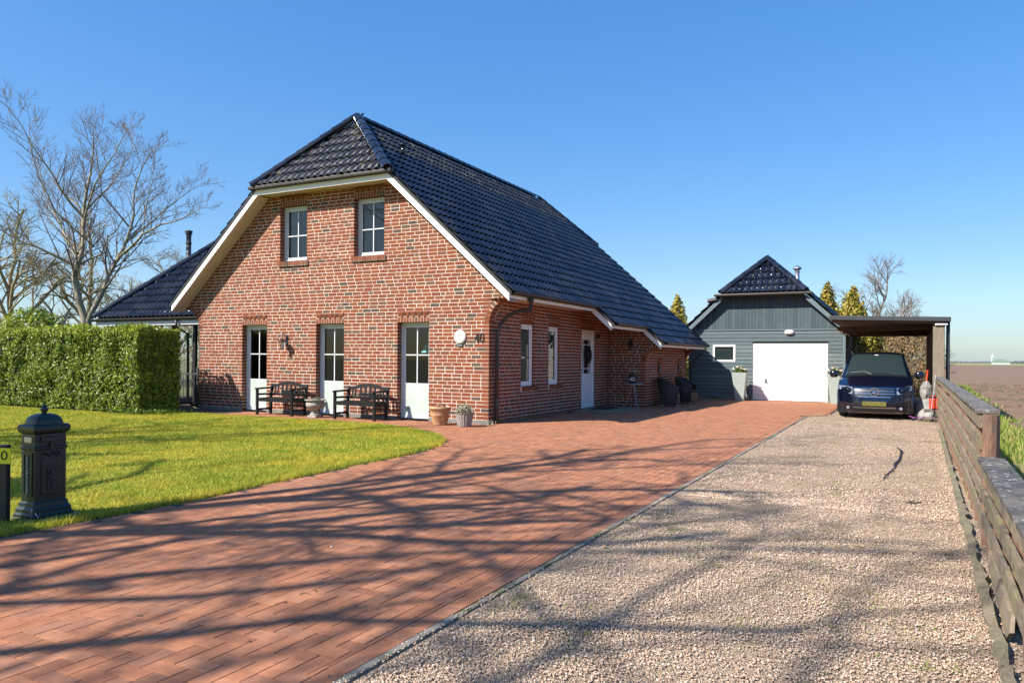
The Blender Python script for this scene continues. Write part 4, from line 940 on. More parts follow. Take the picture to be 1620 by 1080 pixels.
mb = MB().rings(rows)
for sg in (-1, 1):
    cols = []
    for i in np.linspace(0, len(prof) - 1, 3 * (len(prof) - 1) + 1):
        e = vsurf(i, sg); x, y, z = abs(e[0]), e[1], e[2]
        if y < .33: y = max(y, .24)
        zb = min(z, .98); col = [(sg * x, y, z)]
        for t, xx in ((.5, (x + .855) / 2 if z > .98 else .845), (1, .865 if z > .98 else .85)): col.append((sg * xx, y, z + (zb - z) * t))
        for zz in (.7, .45, .16): col.append((sg * .868 if zz > .3 else sg * .84, y, min(zb, zz)))
        cols.append(col)
    mb.rings(cols if sg > 0 else [c[::-1] for c in cols])
body = mb.build('body', 'car_blue', van, smooth=True, local=True)
MB().box((-.78, .25, .13), (.78, 4.6, .4)).build('underbody', 'car_black', van, local=True)
def patch(i0, i1, s0, s1, off, name, m, ni=6, nsn=10, parent=van, edge=None):
    rows = [[vsurf(i, s, off) for s in np.linspace(s0, s1, nsn)] for i in np.linspace(i0, i1, ni)]
    return MB().rings(rows).build(name, m, parent, smooth=True, local=True)
patch(10.10, 12.75, -.90, .90, .008, 'windscreen', 'car_glass', 8, 14)
patch(9.85, 10.15, -.92, .92, .012, 'scuttle', 'car_black', 3, 14)
gri = patch(4.05, 6.35, -.53, .53, .006, 'grille', 'car_black', 6, 14)
for i0, i1 in ((6.22, 6.42), (5.45, 5.62), (4.75, 4.92), (3.98, 4.14)):
    w_ = .54 if i0 > 4.5 else .44
    patch(i0, i1, -w_, w_, .016, 'grille_bar', 'chrome', 2, 16, gri)
yg = vsurf(5.2, 0, .03)
em = MB(); k = 28
for rr_ in ((.105, .0), (.105, -.012), (.088, -.012), (.088, 0)): pass
em.rings([[(r * math.cos(2 * math.pi * j / k), yg[1] - .02 + d, yg[2] + r * math.sin(2 * math.pi * j / k)) for j in range(k + 1)] for r, d in ((.108, .02), (.108, -.01), (.092, -.01), (.092, .02))])
for a in (90, 210, 330):
    t = math.radians(a); p = (math.cos(t), math.sin(t)); q = (-p[1] * .022, p[0] * .022); c = (yg[1] - .02)
    em.add([(p[0] * .098, c - .004, yg[2] + p[1] * .098), (q[0], c, yg[2] + q[1]), (-q[0], c, yg[2] - q[1]), (0, c - .018, yg[2])], [(0, 1, 3), (0, 3, 2), (0, 2, 1)])
em.build('star_emblem', 'chrome', gri, local=True)
for sg in (-1, 1):
    A = [(4.8, .60), (4.7, .66), (5.9, .97), (7.3, .985), (7.15, .80), (6.6, .59)]
    pts = [vsurf(i, sg * s, .012) for i, s in A]; h = MB().quad(*(pts if sg > 0 else pts[::-1])).build('headlight', 'car_lamp', van, local=True)
    cpt = [vsurf(i, sg * s, .02) for i, s in ((5.5, .70), (5.6, .72), (6.2, .86), (6.45, .88), (6.3, .78), (6.1, .70))]
    MB().quad(*(cpt if sg > 0 else cpt[::-1])).build('lens', 'car_glass', h, local=True)
    for (i, s) in ((6.1, .80),):
        c = vsurf(i, sg * s, .03); MB().lathe([(.0, -.01), (.035, -.005), (.045, .0)], (0, 0, 0), 12).build('bulb', 'chrome', h, local=True).location = c
    f = [vsurf(i, sg * s, .008) for i, s in ((1.2, .60), (1.2, .86), (2.2, .88), (2.4, .66))]; fo = MB().quad(*(f if sg > 0 else f[::-1])).build('fog_recess', 'car_black', van, local=True)
    c = vsurf(1.75, sg * .75, .02); MB().lathe([(.001, -.035), (.03, -.03), (.04, 0)], (0, 0, 0), 12).build('fog_lamp', 'car_lamp', fo, local=True).matrix_local = Matrix.Translation(c) @ Matrix.Rotation(math.radians(-90), 4, 'X')
    # mirror, rail, wheel
    mi = MB(); mi.lathe([(.0, -.10), (.06, -.095), (.09, -.05), (.095, .02), (.075, .08), (.0, .09)], (sg * 1.0, .98, 1.10), 14, sx=1.15, sy=.8); mi.build('wing_mirror', 'car_blue', van, smooth=True, local=True)
    MB().bar((sg * .82, .95, 1.06), (sg * .95, .97, 1.08), .05, .06).build('mirror_arm', 'car_black', van, local=True)
    MB().tube([(sg * .60, 1.85, 1.63), (sg * .61, 1.95, 1.73), (sg * .61, 2.3, 1.755), (sg * .61, 4.0, 1.755), (sg * .60, 4.15, 1.66)], .02, 8).build('roof_rail', 'car_black', van, smooth=True, local=True)
    for wy in (.86, 3.9):
        wh = MB(); rows = []
        for dx, r in ((-.10, .22), (-.105, .29), (-.08, .315), (.08, .315), (.105, .29), (.10, .22)):
            rows.append([(sg * .745 + dx, wy + r * math.cos(2 * math.pi * j / 24), .315 + r * math.sin(2 * math.pi * j / 24)) for j in range(25)])
        t_ = wh.rings(rows).build('wheel', 'rubber', van, smooth=True, local=True)
        MB().rings([[(sg * .745 + sg * .07, wy + r * math.cos(2 * math.pi * j / 20), .315 + r * math.sin(2 * math.pi * j / 20)) for j in range(21)] for r in (.23, .02)]).build('rim', 'steel', t_, local=True)
patch(1.0, 1.75, -.56, .56, .008, 'air_intake', 'car_black', 3, 12)
patch(1.78, 1.92, -.60, .60, .014, 'bumper_trim', 'chrome', 2, 14)
patch(.62, .74, -.78, .78, .012, 'bumper_lip', 'steel', 2, 14)
pl = vsurf(2.9, 0, .02); MB().box((-.27, pl[1] - .02, .325), (.27, pl[1] - .005, .435)).build('number_plate', 'car_plate', van, local=True, bevel=.004)
for s0, s1, i1 in ((-.75, -.12, 10.55), (-.08, .62, 10.5)):
    MB().tube([vsurf(10.1, s1, .02), vsurf(10.3, (s0 + s1) / 2 + .1, .035), vsurf(i1 - .25, s0, .02)], .010, 6).build('wiper', 'car_black', van, local=True)
MB().quad((-.04, *vsurf(12.2, 0, .012)[1:]), (.04, *vsurf(12.2, 0, .012)[1:]), (.04, *vsurf(12.4, 0, .012)[1:]), (-.04, *vsurf(12.4, 0, .012)[1:])).build('mirror_mount', 'white_paint', van, local=True)
# ================================================================ THINGS BY THE CARPORT
random.seed(11)
tp = thing('tarp_bundle', 'crumpled grey tarpaulin bundle beside the van', 'tarpaulin', (.50, 21.6, 0))
def lump(prof, n, amp, seed):
    rr = random.Random(seed); vs = MB()
    rows = [[(r * (1 + amp * (rr.random() - .5)) * math.cos(2 * math.pi * j / n), r * (1 + amp * (rr.random() - .5)) * math.sin(2 * math.pi * j / n), z + amp * .15 * (rr.random() - .5)) for j in range(n)] for r, z in prof]
    for r in rows: r.append(r[0])
    return vs.rings(rows)
lump([(.20, 0), (.24, .12), (.20, .3), (.13, .5), (.16, .62), (.14, .8), (.07, .92), (.01, .95)], 12, .35, 3).build('sheet', 'tarp_grey', tp, local=True)
lump([(.22, 0), (.26, .1), (.18, .24), (.05, .32), (.01, .33)], 12, .4, 4).build('fold', 'tarp_grey', tp, local=True).location = (.06, -.35, 0)
rt = thing('red_jerrycan', 'red fuel can standing next to the grey tarpaulin', 'fuel can', (.66, 21.15, .28))
MB().box((-.10, -.06, 0), (.10, .06, .26)).build('body', 'tool_red', rt, local=True, bevel=.025)
MB().tube([(-.07, 0, .26), (-.05, 0, .32), (.05, 0, .32), (.07, 0, .26)], .014, 8).build('handle', 'tool_red', rt, local=True)
MB().lathe([(.03, 0), (.03, .04), (.0, .05)], (-.06, .0, .26), 10).build('cap', 'black_print', rt, local=True)
cr_ = thing('garden_crate', 'dark crate under the red fuel can', 'crate', (.62, 21.2, 0))
for z in (.0, .1, .19):
    MB().box((-.17, -.13, z + .005), (.16, -.115, z + .075)).box((-.17, .115, z + .005), (.16, .13, z + .075)).box((-.17, -.114, z + .005), (-.155, .114, z + .075)).box((.145, -.114, z + .005), (.16, .114, z + .075)).build('slat', 'board_brown', cr_, local=True)
MB().box((-.15, -.11, 0), (.14, .11, .27)).build('filling', 'interior_dark', cr_, local=True)
pm = thing('purple_skateboard', 'small purple and dark board lying by the van', 'skateboard', (.42, 20.75, 0))
MB().rings([[(x, y, .075 + .03 * (abs(y) / .3) ** 6 + dz) for x in (-.09, -.04, .04, .09)] for dz, y in [(0, q) for q in np.linspace(-.3, .3, 12)]]).build('deck', 'toy_purple', pm, local=True)
for y in (-.2, .2):
    MB().box((-.06, y - .02, .045), (.06, y + .02, .07)).build('axle', 'steel', pm, local=True)
    for x in (-.075, .075): MB().tube([(x - .015, y, .028), (x + .015, y, .028)], .028, 12).build('wheel', 'black_print', pm, local=True)
pm.rotation_euler = (0, 0, math.radians(75))
br = thing('broom', 'broom leaning against the carport wall', 'broom', (.6, 20.95, 0))
MB().tube([(.58, 20.93, .08), (.70, 21.12, 1.12)], .012, 8).build('stick', 'steel', br)
MB().box((.46, 20.90, 0.0), (.68, 20.96, .09)).build('head', 'beam_wood', br)
rk = thing('orange_rake', 'orange handled tool behind the tarpaulin', 'garden tool', (.52, 22.0, 0))
MB().tube([(.45, 22.0, 0), (.55, 22.1, 1.22)], .02, 8).build('stick', 'tool_red', rk); MB().box((.35, 21.98, 0), (.56, 22.02, .06)).build('head', 'steel', rk)
st = thing('black_strap', 'crooked black strap lying across the gravel', 'strap', (-.12, 12, 0))
spts = [(-.1, 14.2), (-.02, 13.6), (-.03, 13.0), (-.05, 12.3), (-.10, 11.9), (-.1, 11.4), (-.14, 11.0), (-.2, 10.5), (-.21, 10.2)]
rows = [[(x - w, y, .008), (x, y, .016), (x + w, y, .008)] for (x, y), w in zip(spts, (.006, .022, .012, .016, .02, .007, .015, .01, .004))]; MB().rings(rows).build('band', 'black_print', st)
tw = thing('bark_piece', 'small dark piece of bark on the gravel', 'bark', (.13, 8.7, 0))
MB().tube([(.04, 8.65, .008), (.08, 8.70, .012), (.13, 8.69, .012), (.18, 8.76, .008)], [.006, .016, .012, .005], 6).build('bark', 'bark_dark', tw)
# ================================================================ FURNITURE AND SMALL THINGS
TZ = .0
def make_bench(name):
    t = thing(name, 'x', 'bench', (0, 0, 0)); m = 'bench_black'; hw = .57
    for sx in (-1, 1):
        MB().box((sx * hw - .03, -.255, 0), (sx * hw + .03, -.20, .62)).build('leg', m, t, local=True, bevel=.005)
        MB().prism([(sx * hw - .03, .19, 0), (sx * hw - .03, .245, 0), (sx * hw - .03, .25, .42), (sx * hw - .03, .315, .74), (sx * hw - .03, .265, .76), (sx * hw - .03, .195, .42)], (.06, 0, 0)).build('leg', m, t, local=True)
        MB().bar((sx * hw, -.28, .64), (sx * hw, .25, .655), .065, .04).build('armrest', m, t, local=True, bevel=.005)
        MB().bar((sx * hw, -.20, .50), (sx * hw, .21, .50), .03, .045).build('side_rail', m, t, local=True)
        MB().bar((sx * hw, -.20, .13), (sx * hw, .20, .13), .03, .05).build('side_rail', m, t, local=True)
        MB().bar((sx * hw, -.20, .37), (sx * hw, .20, .37), .03, .06).build('side_rail', m, t, local=True)
    s = MB()
    for i in range(6):
        y = -.245 + i * .081; s.box((-hw + .031, y, .395), (hw - .031, y + .066, .417))
    s.build('seat', m, t, local=True)
    MB().box((-hw + .031, -.245, .33), (hw - .031, -.215, .393)).build('front_rail', m, t, local=True)
    MB().box((-hw + .031, .205, .33), (hw - .031, .235, .393)).build('rear_rail', m, t, local=True)
    xs = np.linspace(-hw + .031, hw - .031, 15); top = lambda x: .745 + .075 * (1 - min(1, abs(x) / .42) ** 2)
    MB().rings([[(x, .262, top(x) - .075), (x, .272, top(x)), (x, .302, top(x)), (x, .292, top(x) - .075), (x, .262, top(x) - .075)] for x in xs]).build('top_rail', m, t, local=True)
    MB().box((-hw + .031, .225, .47), (hw - .031, .25, .52)).build('back_rail', m, t, local=True)
    MB().box((-.20, .236, .535), (.20, .256, .60)).build('back_panel', m, t, local=True)
    for x in (-.45, -.36, -.21, -.07, .07, .21, .36, .45):
        MB().bar((x, .24, .52), (x, .275, top(x) - .07), .055 if abs(x) < .3 else .04, .018, up=(0, 1, 0)).build('back_slat', m, t, local=True)
    return t
b1 = make_bench('garden_bench'); b1.location = (-13.62, 13.80, TZ); props(b1, 'black wooden garden bench left of the stone urn', group='benches in front of the gable')
b2 = copy_tree(b1); b2.location = (-11.13, 13.78, TZ); b2['label'] = 'black wooden garden bench right of the stone urn, nearer the house corner'
ur = thing('stone_urn', 'fluted grey stone urn between the two black benches', 'urn', (-12.36, 13.63, TZ)); ur.scale = (.9, .9, .92)
flu = lambda a, z: 1 + (.05 * abs(math.cos(7 * a)) if .22 < z < .40 else 0)
MB().lathe([(.13, .12), (.075, .16), (.07, .19), (.11, .215), (.20, .26), (.235, .32), (.235, .375), (.20, .40), (.225, .425), (.27, .44), (.275, .465), (.24, .465), (.22, .43)], (0, 0, 0), 42, wob=flu).build('bowl', 'stone_urn', ur, local=True, smooth=True)
MB().box((-.15, -.15, 0), (.15, .15, .06)).build('base', 'stone_urn', ur, local=True, bevel=.01)
MB().lathe([(.145, .06), (.14, .09), (.11, .125)], (0, 0, 0), 24).build('foot', 'stone_urn', ur, local=True, smooth=True)
def leafball(mb, c, rad, n, size, zmin=-1e9, sq=(1, 1, 1), shell=.35, up=.3):
    for _ in range(n):
        d = Vector((random.gauss(0, 1), random.gauss(0, 1), random.gauss(0, 1))).normalized(); q = rad * (1 - shell * random.random())
        p = Vector(c) + Vector((d.x * q * sq[0], d.y * q * sq[1], d.z * q * sq[2]))
        if p.z < zmin: continue
        nrm = (d + Vector((random.gauss(0, .6), random.gauss(0, .6), random.gauss(0, .6) + up))).normalized(); a = nrm.orthogonal().normalized(); b = nrm.cross(a)
        t = random.random() * 6.28; x = a * math.cos(t) + b * math.sin(t); y = nrm.cross(x); s_ = size * random.uniform(.6, 1.3)
        mb.add([tuple(p - x * s_), tuple(p + y * s_ * .45 + nrm * s_ * .15), tuple(p + x * s_), tuple(p - y * s_ * .45 + nrm * s_ * .15)], [(0, 1, 2, 3)])
    return mb
leafball(MB(), (0, 0, .46), .17, 150, .03, .44, (1, 1, .35)).build('plant', 'leaf_pale', ur, local=True); MB().lathe([(.01, .44), (.225, .44)], (0, 0, 0), 20).build('soil', 'planter_soil', ur, local=True)
p1 = thing('terracotta_pot', 'weathered terracotta flower pot beside the house corner', 'flower pot', (-8.83, 13.60, 0))
MB().lathe([(.15, 0), (.155, .02), (.20, .20), (.207, .21), (.203, .225), (.225, .34), (.245, .345), (.25, .39), (.225, .39), (.21, .33)], (0, 0, 0), 28).build('pot', 'terracotta', p1, local=True, smooth=True)
MB().lathe([(.01, .34), (.215, .34)], (0, 0, 0), 20).build('soil', 'planter_soil', p1, local=True); leafball(MB(), (0, 0, .39), .15, 70, .028, .35, (1, 1, .4)).build('plant', 'leaf_dry', p1, local=True, kind='stuff')
p2 = thing('basket_planter', 'grey wicker basket pot with pale plant at the house corner', 'flower pot', (-8.17, 13.52, 0))
MB().lathe([(.13, 0), (.14, .02), (.19, .28), (.205, .30), (.185, .30), (.175, .25)], (0, 0, 0), 40, wob=lambda a, z: 1 + .03 * math.cos(20 * a) * (1 if int(z * 30) % 2 else -1)).build('basket', 'wicker_grey', p2, local=True)
MB().lathe([(.01, .26), (.18, .26)], (0, 0, 0), 20).build('soil', 'planter_soil', p2, local=True); leafball(MB(), (0, 0, .36), .20, 420, .028, .27, (1.1, 1.1, .65), .6).build('plant', 'leaf_pale', p2, local=True)
# weeds at the corner
wd = thing('corner_weed', 'small weed growing from the paving at the house corner', 'weed', (-7.85, 14.08, 0)); leafball(MB(), (0, 0, .06), .09, 60, .022, .0, (1.4, .7, .8), .6).build('leaf_cluster', 'leaf_pale', wd, local=True)
# ---- wall fittings
def lantern(name, label, loc, rz=0., m='dark_trim'):
    t = thing(name, label, 'wall lantern', loc, rz)
    MB().box((-.04, -.015, -.12), (.04, 0, .12)).build('wall_plate', m, t, local=True, bevel=.004)
    MB().tube([(0, -.01, -.02), (0, -.06, .10), (0, -.12, .16), (0, -.17, .12), (0, -.17, .03)], .009, 8).build('arm', m, t, local=True)
    MB().lathe([(.13, 0), (.125, .012), (.05, .055), (.02, .08), (.005, .09)], (0, -.17, -.05), 6).build('hood', m, t, local=True)
    MB().lathe([(.035, -.20), (.04, -.19), (.04, -.18), (.03, -.175)], (0, -.17, -.03), 6).build('base_ring', m, t, local=True)
    for i in range(6):
        a = i * math.pi / 3; MB().bar((.04 * math.cos(a), -.17 + .04 * math.sin(a), -.21), (.062 * math.cos(a), -.17 + .062 * math.sin(a), -.05), .007, .007).build('cage_bar', m, t, local=True)
    MB().lathe([(.034, -.205), (.055, -.055)], (0, -.17, 0), 6).build('lamp_glass', 'window_glass', t, local=True)
    return t
lantern('wall_lantern', 'small black lantern on the sunny gable above the left bench', (-13.93, YG, 1.86))
lantern('wall_lantern', 'dark lantern on the shaded brick wall beside the front door', (-7.28, Y2, 1.92))
ds = thing('alarm_disc', 'round white disc fixed to the brick gable', 'alarm', (-8.76, YG, 1.905))
MB().lathe([(.15, 0), (.155, .02), (.14, .045), (.04, .055), (.035, .045), (.02, .046)], (0, 0, 0), 32).build('cover', 'white_paint', ds, local=True, smooth=True).rotation_euler = (math.radians(90), 0, 0)
MB().box((-.06, -.03, -.20), (.06, 0, -.165)).build('bracket', 'steel', ds, local=True)
def sign_text(txt, size, name, label, cat, M, m, depth=.004, parent=None):
    me = text_mesh(txt, size, depth); me.materials.clear(); me.materials.append(MATS[m])
    o = bpy.data.objects.new(name, me); C.objects.link(o)
    if parent is None: o.matrix_world = M; props(o, label, cat)
    else: o.parent = parent; o.matrix_local = M
    return o
RX90 = Matrix.Rotation(math.radians(90), 4, 'X')
mat('number_metal', (.012, .012, .012), .5)
sign_text('40', .30, 'house_number', 'dark metal house number 40 on the gable near the corner', 'house number', Matrix.Translation((-8.27, YG - .012, 1.87)) @ RX90 @ Matrix.Scale(.86, 4, (1, 0, 0)), 'number_metal', .006)
# small camera or bell above the front door
bb = thing('door_bell_box', 'small dark lamp box at the top of the front door frame', 'lamp', (XR, 20.78, 2.12)); MB().lathe([(.0, 0), (.05, .01), (.055, .06), (.03, .12), (0, .13)], (0, 0, 0), 12).build('body', 'dark_trim', bb, local=True, smooth=True).rotation_euler = (0, math.radians(90), 0)
MB().box((0, -.03, -.03), (.02, .03, .03)).build('base', 'white_paint', bb, local=True)
wr = thing('door_wreath', 'dark round wreath hanging on the white front door', 'wreath', (XR - .05, 20.14, 1.56))
mb = MB(); k = 22; rows = []
for j in range(k + 1):
    a = 2 * math.pi * j / k; rows.append([(.035 + .045 * math.cos(b), (.17 + .045 * math.sin(b) * (1 + .3 * math.sin(5 * a))) * math.cos(a), 1.25 * (.17 + .045 * math.sin(b)) * math.sin(a)) for b in np.linspace(0, 2 * math.pi, 9)])
mb.rings(rows); mb.build('ring', 'wreath', wr, local=True); lb = MB()
for j in range(90):
    a = random.random() * 6.28; leafball(lb, (.06, .18 * math.cos(a), .22 * math.sin(a)), .03, 2, .03)
lb.build('leaf_cluster', 'wreath', wr, local=True)
# doormat and cobbled half circle
mt = thing('doormat', 'dark doormat in front of the white front door', 'doormat', (-7.55, 20.2, .03)); MB().box((-.28, -.45, 0), (.28, .45, .02)).build('mat_pile', 'rubber', mt, local=True, bevel=.005)
co = MB()
for ir in range(1, 12):
    r = .12 * ir
    for ia in range(int(math.pi * r / .12) + 1):
        a = -math.pi / 2 + ia * .12 / r
        if a > math.pi / 2: continue
        x = XR + .02 + r * math.cos(a); y = 20.2 + r * math.sin(a)
        if x < XR + .05 or (y > Y2 - .08): continue
        co.add([(x + px * math.cos(a) - py * math.sin(a), y + px * math.sin(a) + py * math.cos(a), pz) for px, py, pz in ((-.053, -.053, .0), (.053, -.053, .0), (.053, .053, 0), (-.053, .053, 0), (-.045, -.045, .03), (.045, -.045, .03), (.045, .045, .03), (-.045, .045, .03))], [(4, 5, 6, 7), (0, 1, 5, 4), (1, 2, 6, 5), (2, 3, 7, 6), (3, 0, 4, 7)])
stp = MB(); stp.quad(*[(XR + 1.38 * math.cos(-math.pi / 2 + math.pi * j / 16), min(20.2 + 1.38 * math.sin(-math.pi / 2 + math.pi * j / 16), Y2 - .02), .012) for j in range(17)]); so_ = stp.build('door_step', 'plinth', kind='structure'); co.build('cobbles', 'moss_concrete', so_, kind='stuff')
# bistro table with number jar
bt = thing('bistro_table', 'thin metal garden table against the porch wall', 'table', (-7.05, 21.25, 0))
MB().lathe([(.0, .70), (.27, .70), (.285, .71), (.28, .725), (.0, .728)], (0, 0, 0), 24).build('tabletop', 'steel', bt, local=True)
for a in (80, 200, 320):
    c_, s_ = math.cos(math.radians(a)), math.sin(math.radians(a)); MB().tube([(.05 * c_, .05 * s_, .70), (.09 * c_, .09 * s_, .45), (.17 * c_, .17 * s_, .2), (.29 * c_, .29 * s_, 0)], .009, 6).build('leg', 'steel', bt, local=True)
MB().lathe([(.11, .36), (.118, .365), (.11, .372)], (0, 0, 0), 20).build('brace_ring', 'steel', bt, local=True)
jr = thing('lantern_jar', 'grey jar with white number 40 on the metal table', 'jar', (-7.05, 21.2, .728))
MB().lathe([(.09, 0), (.12, .03), (.12, .2), (.08, .26), (.095, .30), (.09, .31), (.07, .27)], (0, 0, 0), 18).build('body', 'wicker_dark', jr, local=True, smooth=True)
sign_text('40', .17, 'number', None, None, Matrix.Translation((.02, -.125, .12)) @ RX90, 'white_paint', .003, jr)
leafball(MB(), (0, 0, .34), .11, 60, .03).build('plant', 'leaf_pale', jr, local=True)
# wicker chairs
def make_chair(name):
    t = thing(name, 'x', 'chair', (0, 0, 0)); n = 28; rows = []
    def shell(a):   # 0 = front left arm end .. 1 = front right
        th = math.radians(-145 + 290 * a); return .33 * math.sin(th), .32 * math.cos(th) - .02
    for inner in (0, 1):
        pass
    def hgt(a): q = abs(a - .5) * 2; return .84 - .24 * min(1, max(0, (q - .28) / .5)) ** 1.2
    for zf, sc in ((.06, .86), (.3, .95), (1., 1.05)):
        rows.append([(shell(a)[0] * sc, shell(a)[1] * sc + (.07 if zf == 1. else 0) * max(0, 1 - abs(a - .5) * 3), .06 + (hgt(a) - .06) * (zf if zf > .1 else 0)) for a in np.linspace(0, 1, n)])
    for zf, sc in ((1., .93), (.35, .84)):
        rows.append([(shell(a)[0] * sc, shell(a)[1] * sc + (.07 if zf == 1. else 0) * max(0, 1 - abs(a - .5) * 3), .06 + (hgt(a) - .06) * zf) for a in np.linspace(0, 1, n)])
    mb = MB().rings(rows)
    for a in (0, -1): mb.quad(*[r[a] for r in rows])
    mb.build('shell', 'wicker_dark', t, local=True, smooth=True)
    MB().box((-.27, -.30, .07), (.27, .24, .38)).build('base', 'wicker_dark', t, local=True, bevel=.03)
    MB().box((-.25, -.29, .382), (.25, .22, .45)).build('cushion', 'interior_dark', t, local=True, bevel=.025)
    MB().tube([(shell(a)[0] * .99, shell(a)[1] * .99 + .07 * max(0, 1 - abs(a - .5) * 3), hgt(a)) for a in np.linspace(0, 1, 24)], .026, 8).build('rim', 'wicker_dark', t, local=True, smooth=True)
    for x in (-.23, .23):
        for y in (-.25, .2): MB().tube([(x, y, 0), (x, y, .075)], .018, 8).build('foot', 'steel', t, local=True)
    return t
c1 = make_chair('wicker_chair'); c1.location = (-6.40, 22.75, 0); c1.rotation_euler = (0, 0, math.radians(100)); props(c1, 'dark wicker tub chair against the low wall, nearer the metal table', group='wicker chairs by the low wall')
c2 = copy_tree(c1); c2.location = (-6.30, 24.4, 0); c2.rotation_euler = (0, 0, math.radians(80)); c2['label'] = 'dark wicker tub chair farther along the low wall, by the garage'
# planters
def make_planter(name):
    t = thing(name, 'x', 'planter', (0, 0, 0)); mb = MB(); H_ = 1.0
    A = [(-.13, -.13), (.13, -.13), (.13, .13), (-.13, .13)]; B = [(-.25, -.25), (.25, -.25), (.25, .25), (-.25, .25)]; I = [(-.225, -.225), (.225, -.225), (.225, .225), (-.225, .225)]
    rows = [[(*p, 0) for p in A], [(*p, H_) for p in B], [(*p, H_) for p in I], [(*p, H_ - .06) for p in I]]
    for r in rows: r.append(r[0])
    mb.rings(rows); mb.quad(*[(*p, 0) for p in A][::-1]); mb.build('pot', 'planter_grey', t, local=True)
    MB().quad(*[(*p, H_ - .05) for p in I]).build('soil', 'planter_soil', t, local=True)
    leafball(MB(), (0, 0, H_ + .05), .24, 260, .05, H_ - .03, (1.1, 1.1, .62), .6).build('foliage', 'leaf_green', t, local=True)
    leafball(MB(), (0, 0, H_ + .10), .25, 60, .045, H_ + .08, (1.05, 1.05, .6), .15).build('blossom', 'petal', t, local=True)
    return t
q1 = make_planter('tall_planter'); q1.location = (-5.13, 27.3, 0); props(q1, 'tall tapered grey planter with flowers left of the garage door', group='tapered planters at the garage door')
q2 = copy_tree(q1); q2.location = (-2.02, 27.25, 0); q2['label'] = 'tall tapered grey planter with flowers between garage door and van'
# mailbox
mx = thing('mailbox', 'ornate dark green cast iron pillar mailbox on the lawn edge', 'mailbox', (-6.86, 4.05, 0)); m = 'cast_iron'
def sqr(mb, prof, sx=.135, sy=.175):
    rows = []
    for o, z in prof:
        c = .012; x, y = sx + o, sy + o
        rows.append([(-x + c, -y, z), (x - c, -y, z), (x, -y + c, z), (x, y - c, z), (x - c, y, z), (-x + c, y, z), (-x, y - c, z), (-x, -y + c, z), (-x + c, -y, z)])
    return mb.rings(rows)
sqr(MB(), [(.055, -.02), (.055, .03), (.04, .05), (.04, .075), (.02, .10), (.015, .13), (.0, .145)]).build('foot', m, mx, local=True)
MB().box((-.23, -.27, -.03), (.23, .27, .006)).build('slab', 'moss_concrete', mx, local=True)
sqr(MB(), [(0, .145), (0, .60), (.012, .61), (.012, .625), (0, .635), (0, .74)]).build('body', m, mx, local=True)
sqr(MB(), [(0, .74), (.02, .755), (.032, .775), (.032, .805), (.02, .82), (0, .825)]).build('cornice', m, mx, local=True)
rows = []
for t in np.linspace(0, 1, 8):
    a = t * math.pi / 2; s_ = math.cos(a) ** .7 if t < 1 else .0; x, y, z = .125 * max(s_, .12), .16 * max(s_, .12), .825 + .095 * math.sin(a)
    rows.append([(x * math.cos(q) * (1 / max(abs(math.cos(q)), abs(math.sin(q)))) ** .75, y * math.sin(q) * (1 / max(abs(math.cos(q)), abs(math.sin(q)))) ** .75, z) for q in np.linspace(0, 2 * math.pi, 33)])
MB().rings(rows).build('lid', m, mx, local=True, smooth=True)
MB().lathe([(.02, .90), (.022, .92), (.045, .955), (.042, .962), (.022, .965), (.026, .985), (.012, .995), (.001, .997)], (0, 0, 0), 12).build('finial', m, mx, local=True, smooth=True)
R_X = 0.135
MB().box((R_X, -.12, .675), (R_X + .022, .12, .715)).build('letter_slot', m, mx, local=True, bevel=.004)
MB().box((R_X, -.11, .20), (R_X + .010, .11, .53)).build('door', m, mx, local=True, bevel=.004)
dm = mx.children[-1]
MB().box((R_X + .010, -.05, .24), (R_X + .018, .05, .45)).build('door_panel', m, dm, local=True)
orn = MB()
for i in range(9):
    y = -.09 + i * .0225; orn.lathe([(.0, -.012), (.011, -.006), (.013, 0), (.011, .006), (0, .012)], (R_X + .006, y, .562 + .012 * math.sin(i * 1.6)), 8)
for i in range(26):
    orn.lathe([(.0, -.008), (.008, 0), (0, .008)], (R_X + .018, random.uniform(-.04, .04), random.uniform(.25, .42)), 6)
orn.build('scrollwork', m, mx, local=True, kind='stuff'); MB().box((R_X, -.02, .60), (R_X + .02, .02, .66)).build('crest', m, mx, local=True)
MB().tube([(R_X + .018, 0, .40), (R_X + .032, 0, .40)], .022, 12).build('keyhole', m, dm, local=True)
for y0, y1 in ((-.135, -.10), (.10, .135)): pass
fr_ = MB(); fr_.box((-.085, -.183, .19), (-.065, -.175, .58)).box((.065, -.183, .19), (.085, -.175, .58)).box((-.064, -.183, .19), (.064, -.175, .21)).box((-.064, -.183, .56), (.064, -.175, .58)).build('side_frame', m, mx, local=True)
orn = MB()
for i in range(16): orn.lathe([(.0, -.012), (.014 + .006 * (i % 2), 0), (0, .012)], (.006 * math.sin(i * 2.1), -.178, .225 + i * .021), 8)
orn.build('side_scroll', 'steel', mx, local=True)
MB().box((-.07, -.181, .665), (.07, -.175, .715)).build('side_plate', 'steel', mx, local=True, bevel=.003)
mat('bird_lime', (.7, .72, .75), .8, var=.2, vscale=30)
lump([(.045, 0), (.04, .008), (.01, .012)], 9, .6, 9).build('white_stain', 'bird_lime', mx, local=True).location = (.15, -.17, .052)
mx.scale = (.8, .8, 1)
